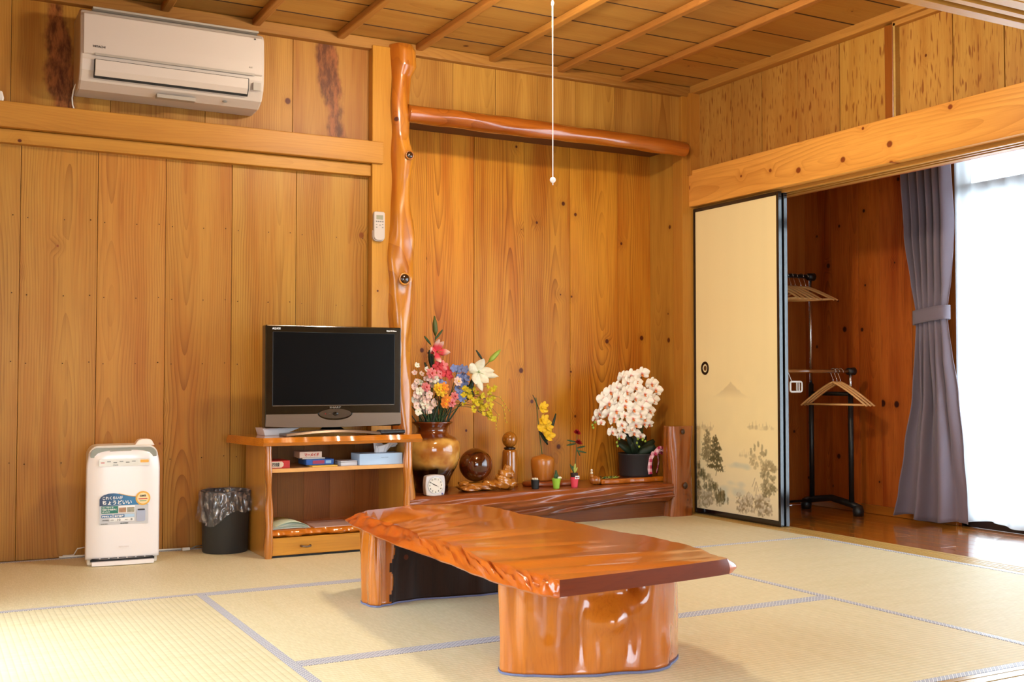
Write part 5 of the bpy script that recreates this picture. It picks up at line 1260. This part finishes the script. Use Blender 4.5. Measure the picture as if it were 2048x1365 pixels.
# pink lily, tall, with bud
c = V3(873, 704, 5.33); t = stemmed('pink_lily', 'pink and white lily with a tall green bud, highest in the large vase', 'artificial flower', c + Vector((0, .03, -.02)), bend=-.03)
fl = thing.__call__ if False else None
rots = [(-1.0, .08, .10), (-.25, .35, .12), (.95, -.15, .10), (.9, -.2, .09), (.12, -1, .085), (.05, 1, .11)]
for (dx, dz, ln_) in ((-1, .22, .075), (-.15, 1, .085), (.3, .85, .075), (1, -.05, .075), (.05, -1, .075), (-.55, -.15, .06)):
    m = MB(); petal_grid(m, c, (dx, -.5, dz), (0, -1, 0), ln_, .038, -.25, 0, 6, 10, .001, .12); o = m.build('petal', m_lil, t, smooth=True, solid=.0008)
    # shade by distance from the flower's centre: put the origin there
    off = o.location.copy(); tgt = Vector(c) - WL[t.name][0]
    for v_ in o.data.vertices: v_.co += off - tgt
    o.location = tgt
for k in range(5): MB().tube([c, c + Vector((.012 * math.cos(k * 1.3), -.045, .012 * math.sin(k * 1.3)))], .0009, 5).build('stamen', m_bud, t)
b0, b1 = V3(871, 672, 5.34), V3(869, 632, 5.34)
MB().tube([c + Vector((0, .02, .03)), b0], .002, 6).build('bud_stem', m_stem, t); MB().tube([b0, b0.lerp(b1, .25), b0.lerp(b1, .6), b1], [.004, .014, .013, .003], 10).build('bud', plain('dark bud green', (86, 96, 44), .5), t, smooth=True)
leaf(t, V3(870, 680, 5.34), V3(887, 659, 5.34), .012); leaf(t, V3(862, 690, 5.35), V3(851, 672, 5.35), .014); leaf(t, V3(866, 740, 5.36), V3(864, 700, 5.36), .035, m_leafd); leaf(t, V3(862, 760, 5.36), V3(853, 725, 5.36), .02, m_leafd)
# red lily cluster
c = V3(881, 737, 5.31); t = stemmed('red_lily', 'rose red flower cluster just below the pink lily in the large vase', 'artificial flower', c + Vector((0, .02, 0)))
for k, (px, py, s) in enumerate(((876, 733, .030), (886, 732, .028), (893, 745, .034), (881, 748, .026), (899, 751, .028))):
    m = MB(); flower(m, V3(px, py, 5.305), (.2 * (k - 2), -1, .1), 5, s, s * .8, .75, .2, rot=k); m.build('bloom', m_rp if k % 2 == 0 else m_pk, t, smooth=True)
    m = MB(); m.ell(V3(px, py, 5.30), .004, 8, 6); m.build('bloom_eye', m_rd, t, smooth=True)
# white lily
c = V3(957, 745, 5.27); t = stemmed('white_lily', 'large white lily with a green bud leaning right of the large vase', 'artificial flower', c + Vector((-.01, .03, -.02)), bend=.05)
for (dx, dz, ln_, wd) in ((-.95, .45, .105, .052), (.12, 1, .085, .055), (.95, .1, .085, .045), (1, -.25, .11, .035), (-.1, -1, .12, .042), (-.55, -.75, .095, .045), (.35, -.6, .085, .05)):
    m = MB(); petal_grid(m, c, (dx, -.45, dz), (0, -1, 0), ln_, wd * 1.1, -.15, 0, 6, 10, .0015, .12); m.build('petal', m_wht, t, smooth=True, solid=.0008)
for k in range(6): MB().tube([c, c + Vector((-.02 + .008 * k - .015, -.05, .01 * math.sin(k)))], .0012, 5).build('stamen', m_bud, t)
b0, b1 = V3(978, 724, 5.28), V3(1001, 700, 5.28)
MB().tube([c, b0], .002, 6).build('bud_stem', m_stem, t); MB().tube([b0, b0.lerp(b1, .25), b0.lerp(b1, .7), b1], [.005, .014, .012, .003], 10).build('bud', m_bud, t, smooth=True)
leaf(t, V3(966, 722, 5.29), V3(955, 700, 5.29), .014, m_leafd); leaf(t, V3(948, 790, 5.33), V3(932, 765, 5.3), .03, m_leafd); leaf(t, V3(935, 800, 5.33), V3(950, 757, 5.3), .03, m_leafd)
# yellow and orange flowers
for nm, lab, pts, mats in (('yellow_daffodil', 'yellow flower with orange centre in the middle of the large vase', ((882, 781, .036), (888, 776, .030), (877, 777, .03)), (m_yel, m_or, m_yel)),
                           ('orange_flower', 'orange flower low in the middle of the large vase', ((893, 800, .030), (890, 808, .026)), (m_or, m_or)),
                           ('pink_carnation', 'small deep pink flowers at the lower right of the bouquet', ((909, 793, .024), (903, 806, .026), (916, 763, .026)), (m_pk, m_pk, m_pal)),
                           ('pink_peony', 'dusky pink blossom at the left of the bouquet', ((852, 775, .026), (863, 747, .03)), (m_pk, m_pk))):
    c = V3(pts[0][0], pts[0][1], 5.29); t = stemmed(nm, lab, 'artificial flower', c + Vector((0, .01, -.01)))
    for k, (px, py, s) in enumerate(pts):
        m = MB(); q = V3(px, py, 5.285 - .005 * k); flower(m, q, (.1 * (k - 1), -1, .2), 7, s, s * .7, .8, .15, rot=k, ruffle=.001); flower(m, q + Vector((0, -.006, 0)), (.1, -1, .1), 6, s * .6, s * .5, .55, .1, rot=k + .4); m.build('bloom', mats[k], t, smooth=True)
        m = MB(); m.ell(q + Vector((0, -.010, 0)), .006, 8, 6); m.build('bloom_eye', m_or if mats[k] == m_yel else m_rd if mats[k] == m_pk else m_yel, t, smooth=True)
        if k: MB().tube(stem_path(VC + Vector((0, 0, -.03)), q, .01), .0015, 5).build('side_stem', m_stem, t)
# blue sprays
t = stemmed('blue_delphinium', 'spray of small blue flowers right of centre in the bouquet', 'artificial flower', V3(915, 740, 5.30), bend=.02)
for k, (px, py) in enumerate(((908, 737), (916, 739), (924, 737), (931, 739), (918, 755), (927, 753), (934, 756), (922, 768), (930, 766), (915, 778), (922, 786), (928, 790), (925, 798), (917, 792), (880, 766), (887, 768))):
    m = MB(); q = V3(px, py, 5.29 + .01 * (k % 3)); flower(m, q, (rng.uniform(-.4, .4), -1, rng.uniform(-.1, .5)), 5, .022, .020, .85, .1, rot=k, nu=3, nv=4); m.build('bloom', m_blu, t, smooth=True)
    MB().tube([q, q + Vector((-.01, .02, -.03))], .001, 5).build('pedicel', m_stem, t)
# pale blossoms on the left
t = stemmed('blossom_spray', 'spray of pale pink and white blossoms spilling over the left of the vase', 'artificial flower', V3(845, 760, 5.32), bend=-.04)
for k, (px, py) in enumerate([(834, 731), (829, 746), (843, 748), (853, 739), (833, 763), (829, 773), (840, 765), (852, 758), (861, 757), (870, 759), (866, 768), (846, 771), (839, 783), (833, 790), (842, 793), (850, 783), (858, 790), (853, 800), (846, 805), (838, 806), (832, 812), (850, 812), (862, 812), (845, 822), (836, 824), (857, 821), (868, 806), (828, 800)]):
    s = .016 if py < 770 and px < 856 else .023; m = MB(); q = V3(px, py, 5.29 + .012 * (k % 4)); flower(m, q, (rng.uniform(-.4, .4), -1, rng.uniform(-.1, .6)), 5, s, s * .95, .8, -.1, rot=k, nu=3, nv=4); m.build('bloom', m_pal if k % 3 else m_wht, t, smooth=True)
    m = MB(); m.ell(q + Vector((0, -.004, 0)), .003, 6, 4); m.build('bloom_eye', m_pk if k % 2 else m_bud, t)
    MB().tube([q, q.lerp(VC, .4)], .001, 4).build('twig', m_stem, t)
# oncidium spray on the right
t = stemmed('yellow_orchid_spray', 'arching spray of small yellow orchids hanging right of the large vase', 'artificial flower', V3(950, 790, 5.28), bend=.03)
ro = random.Random(21); MO = MB()
for k in range(46):
    a = ro.random(); px = 922 + 66 * ro.random() ** .8; py = 795 + (px - 922) * .35 + ro.uniform(-22, 22)
    if k < 9: px, py = [(976, 774), (986, 780), (979, 786), (948, 778), (954, 786), (940, 790), (965, 792), (930, 776), (990, 775)][k]
    q = V3(px, py, 5.24 + .06 * ro.random()); s = ro.uniform(.013, .019)
    m = MB(); flower(m, q, (ro.uniform(-.6, .6), -1, ro.uniform(-.4, .6)), 4, s, s * 1.0, .85, -.1, rot=ro.uniform(0, 3), nu=3, nv=3, ruffle=.0015); m.build('bloom', m_yel2, t, smooth=True)
    if k % 3 == 0: MB().tube([VC + Vector((.02, 0, 0)), VC + Vector((.06, -.02, .10)), VC.lerp(q, .65) + Vector((0, 0, .07)), q], .0010, 4).build('side_stem', m_stem, t)
for (a, b, c_) in (((985, 800), (1005, 812), (1012, 845)), ((980, 812), (996, 830), (992, 858)), ((975, 790), (1000, 795), (1018, 822))):
    MB().tube([V3(a[0], a[1], 5.27), V3(b[0], b[1], 5.27), V3(c_[0], c_[1], 5.27)], .0008, 4).build('tendril', m_stem, t)
    for q in range(5):
        f = q / 4; pt = V3(b[0], b[1], 5.27).lerp(V3(c_[0], c_[1], 5.27), f) + Vector((ro.uniform(-.006, .006), 0, 0)); MB().ell(pt, (.003, .002, .0055), 6, 5).build('seed', m_yel2, t)
# foliage in the vase mouth
t = thing('grass_foliage', 'tuft of thin green grass blades filling the mouth of the large vase', 'artificial foliage', tuple(VC + Vector((0, 0, -.03))))
for k in range(44):
    a0 = VC + Vector((rng.uniform(-.07, .07), rng.uniform(-.05, .05), -.04)); b0 = a0 + Vector((rng.uniform(-.10, .09), rng.uniform(-.06, .02), rng.uniform(.10, .20)))
    leaf(t, a0, b0, rng.uniform(.005, .011), m_leaf if k % 2 else m_leafd, .25, 'blade')
# yellow gladiolus in barrel vase
t = thing('yellow_gladiolus', 'stem of yellow gladiolus blooms standing in the barrel vase', 'artificial flower', (3.11, 5.39, BV + .13))
g0, g1 = Vector((3.11, 5.39, BV + .13)), V3(1072, 796, 5.37)
MB().tube(stem_path(g0, g1, -.01), .0022, 6).build('stem', m_stem, t)
for k, (px, py, s) in enumerate(((1085, 818, .034), (1088, 812, .026), (1089, 840, .034), (1086, 843, .030), (1097, 853, .030), (1083, 856, .032), (1096, 870, .044), (1092, 862, .030))):
    m = MB(); flower(m, V3(px, py, 5.36), (.15 * ((-1) ** k), -1, .3), 5, s, s * .8, .7, -.05, rot=k * .7, nu=4, nv=6); m.build('bloom', m_yel, t, smooth=True)
leaf(t, V3(1093, 885, 5.38), V3(1117, 828, 5.37), .018, m_leafd); leaf(t, V3(1096, 890, 5.38), V3(1083, 862, 5.36), .022, m_leafd); leaf(t, V3(1078, 820, 5.38), V3(1069, 790, 5.38), .007, m_leafd)

# small pots
def small_pot(c, r, h, mat, nm, label, taper=.78, hexa=False):
    t = thing(nm, label, 'plant pot', (c[0], c[1], ZL0))
    n = 28; MB().lathe([(.001, .0), (r * taper, 0), (r, h), (r * .92, h), (r * .88, h - .008), (.001, h - .010)], (c[0], c[1], ZL0), n).build('pot', mat, t, smooth=False, bevel=.0008)
    return t
c = P(1070, 977, z=ZL0); c.y = 5.24; c = P(1070, 500, y=5.24); cb = (c.x, 5.24)
t = small_pot(cb, .0225, .048, plain('black pot', (22, 22, 22), .5), 'black_pot', 'tiny black pot with white pebbles on the ledge', .9)
for k in range(11):
    a = k * 2.4; r_ = .014 * (k / 11) ** .5; MB().ell((cb[0] + r_ * math.cos(a), 5.24 + r_ * math.sin(a), ZL0 + .050 + .003 * (k % 2)), .0062, 8, 6).build('pebble', m_wht, t, smooth=True)
c = P(1112, 980, z=ZL0); cb = (P(1112, 500, y=5.19).x, 5.19)
t = small_pot(cb, .0245, .056, plain('lime green pot', (150, 200, 60), .4, coat=.3), 'green_pot', 'tiny lime green pot with a small dark sprig on the ledge', .66)
MB().lathe([(.001, .045), (.020, .046)], (cb[0], cb[1], ZL0), 16).build('soil', m_dk, t)
for (dx, dz) in ((.004, .036), (-.008, .024), (.010, .022), (.002, .046)): leaf(t, (cb[0], cb[1], ZL0 + .046), (cb[0] + dx, cb[1] - .006, ZL0 + .052 + dz), .018, m_leaf)
for k in range(5): MB().ell((cb[0] + .022 - .004 * k, cb[1] - .012, ZL0 + .058 + .003 * (k % 2)), .005, 8, 6).build('tiny_flower', m_wht, t, smooth=True)
cb = (P(1148, 500, y=5.21).x, 5.21)
t = small_pot(cb, .0245, .056, plain('coral pink pot', (232, 70, 90), .4, coat=.3), 'pink_pot', 'tiny coral pink pot holding a carnation and a variegated sprig on the ledge', .72)
MB().b2(cb[0] - .010, cb[0] + .018, cb[1] - .0235, cb[1] - .0225, ZL0 + .046, ZL0 + .064).build('price_tag', m_wink, t)
txt('¥100', m_ink, t, (cb[0] - .007, cb[1] - .0240, ZL0 + .051), (1, 0, 0), (0, 0, 1), .009, maxw=.022)
MB().lathe([(.018, .052), (.021, .07), (.021, .078), (.001, .078)], (cb[0] - .001, cb[1], ZL0), 16).build('inner_pot', plain('dark inner pot', (52, 30, 22), .6), t)
m_var = fmat('variegated leaf', (176, 178, 80))
for (dx, dz, w_) in ((-.026, .050, .012), (-.012, .040, .014), (.004, .050, .016), (.014, .030, .012), (-.004, .03, .012)): leaf(t, (cb[0], cb[1], ZL0 + .076), (cb[0] + dx, cb[1] - .012, ZL0 + .076 + dz), w_, m_var if dx > -.01 else m_leaf)
t = thing('red_carnation', 'two red carnations on a leafy stem rising from the pink pot', 'artificial flower', (cb[0] + .004, cb[1] + .006, ZL0 + .06))
tp = V3(1154, 868, 5.22); MB().tube(stem_path((cb[0] + .004, cb[1] + .006, ZL0 + .06), tp, .006), .0018, 6).build('stem', m_stem, t)
for k, (px, py, s) in enumerate(((1154, 867, .022), (1157, 887, .022))):
    m = MB(); q = V3(px, py, 5.215); 
    for j in range(3): flower(m, q + Vector((0, 0, .004 * j)), (.1, -.45, 1), 8, s * (1 - .2 * j), s * .6, .85 - .2 * j, -.1, rot=j * .5 + k, nu=3, nv=4, ruffle=.002)
    m.build('bloom', m_rd, t, smooth=True)
for a, b in (((1152, 885), (1137, 880)), ((1152, 888), (1136, 890)), ((1153, 902), (1175, 905)), ((1153, 897), (1172, 892)), ((1154, 898), (1162, 912))): leaf(t, V3(a[0], a[1], 5.22), V3(b[0], b[1], 5.21), .010, m_leaf)
# little carved snail-like figure with a white bird on it
c = P(1188, 500, y=5.27); q0 = Vector((c.x, 5.27, ZL0))
t = thing('carved_ornament', 'small glossy brown carved wooden ornament right of the pink pot', 'ornament', tuple(q0))
m = MB().ell(q0 + Vector((0, 0, .026)), (.034, .024, .026), 24, 16, fn=lambda p: 1 + .05 * math.sin(8 * p.x)); m.build('body', m_burl, t, smooth=True)
MB().ell(q0 + Vector((.016, -.014, .024)), (.016, .012, .020), 18, 12).build('shell', m_burl, t, smooth=True)
MB().ell(q0 + Vector((-.022, -.004, .050)), (.012, .010, .012), 14, 10).build('head', m_burl, t, smooth=True)
q1 = q0 + Vector((-.022, -.004, .062))
t = thing('white_figurine', 'tiny white and gold figurine perched on the carved brown ornament', 'figurine', tuple(q1))
MB().lathe([(.001, 0), (.008, 0), (.009, .006), (.005, .014), (.001, .016)], tuple(q1), 14).build('body', plain('glazed cream', (238, 226, 196), .2, coat=.6), t, smooth=True)
MB().ell(q1 + Vector((0, 0, .021)), .0068, 12, 8).build('head', plain('glazed white', (244, 238, 224), .2, coat=.6), t, smooth=True)
# slab under the orchid
sx0, sx1 = P(1202, 960, y=5.25).x, P(1334, 960, y=5.25).x
t = thing('wooden_slab', 'glossy orange-brown slab carrying the potted orchid on the ledge', 'wooden board', ((sx0 + sx1) / 2, 5.33, ZL0))
ol = [(sx0 + (sx1 - sx0) * k / 16, 5.245 + .006 * math.sin(k * 1.1)) for k in range(17)] + [(sx1 - .0, 5.44), (sx0 + .1, 5.45), (sx0 + .02, 5.36)]
MB().prism(ol, ZL0, ZL0 + .030).build('slab', wood('orange slab', (206, 108, 30), (140, 60, 14), 'X', 'Z', rough=.12, coat=1, coatr=.05, knots=0, sp=.02, lines=.5, vary=0), t, bevel=.009)
SL = ZL0 + .0305
# moss sprig
q0 = P(1225, 958, y=5.235)
t = thing('moss_sprig', 'flat sprig of artificial moss and twigs on the left of the orange slab', 'artificial moss', (q0.x, 5.25, SL))
rm = random.Random(5)
for k in range(34):
    a = Vector((q0.x + rm.uniform(-.055, .05), 5.272 + rm.uniform(-.02, .02), SL + .003)); b = a + Vector((rm.uniform(-.03, .035), rm.uniform(-.02, .005), rm.uniform(.002, .012)))
    leaf(t, a, b, .006, (m_leaf, m_bud, plain('dry moss', (130, 110, 60), .8))[k % 3] if k > 2 else m_leaf, .2, 'moss_frond')
# orchid
pc = Vector((P(1270, 500, y=5.34).x, 5.34, SL))
t = thing('potted_orchid', 'lush white and pink moth orchid in a round black pot by the stump post', 'potted orchid', tuple(pc))
MB().lathe([(.001, 0), (.092, 0), (.096, .01), (.102, .125), (.106, .130), (.104, .134), (.097, .130), (.092, .11), (.001, .10)], tuple(pc), 48).build('pot', plain('matt black pot', (34, 34, 38), .5), t, smooth=True)
MB().lathe([(.001, .115), (.096, .112)], tuple(pc), 24).build('soil', plain('bark soil', (24, 16, 10), .9, noise=.4, ns=90.), t)
ms = plain('orchid stem', (70, 92, 40), .5)
pt = pc + Vector((0, 0, .12))
for k, (dx, dy, dz, w_) in enumerate(((-.09, -.06, .07, .05), (.10, -.06, .08, .05), (-.03, -.09, .05, .055), (.05, -.09, .045, .055), (.12, .0, .12, .045), (-.05, .04, .12, .05), (.08, .03, .15, .04), (.0, -.07, .12, .05), (.06, -.03, .14, .05), (-.04, -.05, .11, .05))):
    leaf(t, pt, pt + Vector((dx, dy, dz)), w_, m_leafd, .5)
rcol = NT('orchid petal'); g = rcol.n('VectorMath', 1, operation='LENGTH', i_0=rcol.n('TexCoord', 3))
rcol.set(Base_Color=rcol.mix(rcol.step(g, .0, .014), L(222, 120, 120), L(252, 246, 234)), Roughness=.55); rcol = rcol.m
m_lip = fmat('orchid lip', (206, 48, 70), (232, 130, 60), r0=.002, r1=.012)
def orchid(q, s, rot, sd, y_=None):
    r = random.Random(sd); f = Vector((r.uniform(-.35, .25), -1, r.uniform(-.35, .25))).normalized()
    Z_ = Vector((0, 0, 1)); e1 = f.cross(Z_).normalized(); e2 = e1.cross(f).normalized()   # e2 up
    m = MB()
    for an, ln_, wd in ((90, .95, .62), (210, .95, .6), (330, .95, .6)):
        a = math.radians(an + rot); petal_grid(m, q, e1 * math.cos(a) + e2 * math.sin(a) + f * .12, f, s * ln_, s * wd, -.05, 0, 4, 5)
    for an in (12, 168):
        a = math.radians(an + rot); petal_grid(m, q + f * .003, e1 * math.cos(a) + e2 * math.sin(a) + f * .2, f, s * 1.08, s * 1.15, .1, 0, 6, 6, tip=.2)
    o = m.build('orchid_flower', rcol, t, smooth=True); tgt = q - WL[t.name][0]; off = o.location.copy()
    for v_ in o.data.vertices: v_.co += off - tgt
    o.location = tgt; WL[o.name] = (Vector(q), 0)
    lm = MB(); petal_grid(lm, q + f * .006, f * 1.0 - e2 * .8, e2, s * .40, s * .34, .3, 0, 3, 4)
    for sg in (-1, 1): petal_grid(lm, q + f * .005, f * .9 + e1 * sg * .7 + e2 * .1, e2, s * .30, s * .24, 0, 0, 3, 3)
    lp = lm.build('lip', m_lip, o, smooth=True)
    off = lp.location.copy()
    for v_ in lp.data.vertices: v_.co += off
    lp.location = (0, 0, 0)
OF = [(1284, 748), (1303, 768), (1262, 752), (1245, 756), (1254, 766), (1233, 776), (1272, 764), (1221, 785), (1290, 789), (1311, 780), (1236, 795), (1253, 784), (1271, 776), (1208, 798), (1218, 806), (1270, 797), (1250, 800), (1292, 804), (1306, 800), (1209, 812), (1232, 822), (1250, 812), (1267, 820), (1284, 814), (1299, 822), (1190, 838, .6), (1198, 828, .8), (1202, 846, .55), (1227, 836), (1249, 832, .7), (1227, 842, .7), (1266, 838), (1289, 838), (1271, 850), (1288, 848, .7), (1224, 865, .8), (1247, 858), (1268, 867, .8), (1242, 873, .65), (1281, 874, .6), (1298, 850, .7), (1216, 830), (1243, 850, .8), (1262, 858, .8), (1280, 830)]
for k, fl_ in enumerate(OF):
    px, py = fl_[:2]; s = .037 * (fl_[2] if len(fl_) > 2 else 1)
    bul = .10 * (1 - ((px - 1258) / 75) ** 2) * (1 - ((py - 812) / 75) ** 2)
    q = V3(px, py, 5.33 - max(0, bul)); orchid(q, s * 1.22, rng.uniform(-14, 14), 100 + k)
for k in range(9):
    px, py = OF[k * 4][:2]; q = V3(px, py, 5.345); MB().tube(stem_path(pt, q, .02 * (k % 3 - 1), 8), .0022, 6).build('flower_stem', ms, t, smooth=True)
for tip, bb_ in (((1190, 838), (1184, 856)), ((1238, 868), (1233, 893)), ((1272, 868), (1276, 894)), ((1281, 875), (1288, 883)), ((1244, 835), (1238, 842))):
    a, b = V3(tip[0], tip[1], 5.30), V3(bb_[0], bb_[1], 5.27); MB().tube([a, a.lerp(b, .5), b], .0014, 5).build('bud_stem', ms, t)
    for j in range(3): MB().ell(a.lerp(b, .4 + .3 * j) + Vector((.006 * (-1) ** j, -.004, 0)), (.0065, .006, .0075), 10, 8).build('bud', m_bud, t, smooth=True)
# ribbon on the pot
m_rib = NT('gingham ribbon'); xr = m_rib.n('SeparateXYZ', None, i_0=m_rib.n('TexCoord', 3)).outputs
ga = m_rib.m_('GREATER_THAN', m_rib.m_('SINE', m_rib.mul(xr[2], 170.)), 0.); gb = m_rib.m_('GREATER_THAN', m_rib.m_('SINE', m_rib.mul(xr[0], 240.)), 0.)
m_rib.set(Base_Color=m_rib.mix(m_rib.mul(m_rib.add(ga, gb), .5), L(236, 196, 204), L(176, 20, 72)), Roughness=.5)
t = thing('gift_ribbon', 'crimson and white checked ribbon loop standing at the right of the black orchid pot', 'ribbon', tuple(V3(1315, 950, 5.235)))
yb = 5.238
def strip(pts, w_, nm, dy=.0):
    def fn(u, v):
        s = u * (len(pts) - 1); i = min(int(s), len(pts) - 2); f = s - i; a = V3(*pts[i], yb); b = V3(*pts[i + 1], yb); p = a.lerp(b, f); d = (b - a).normalized(); n_ = Vector((-d.z, 0, d.x))
        return p + n_ * (v - .5) * w_ + Vector((0, dy + (v - .5) * .012, 0))
    MB().grid(fn, 24, 3).build(nm, m_rib.m, t, smooth=True, solid=.0012)
strip([(1301, 949), (1299, 935), (1301, 918), (1308, 905)], .022, 'ribbon_loop'); strip([(1307, 909), (1314, 900), (1320, 896), (1326, 902)], .026, 'ribbon_bow', -.01)
strip([(1314, 905), (1321, 903), (1327, 908)], .022, 'ribbon_bow', .008); strip([(1318, 908), (1320, 925), (1316, 947)], .018, 'ribbon_tail', .012)
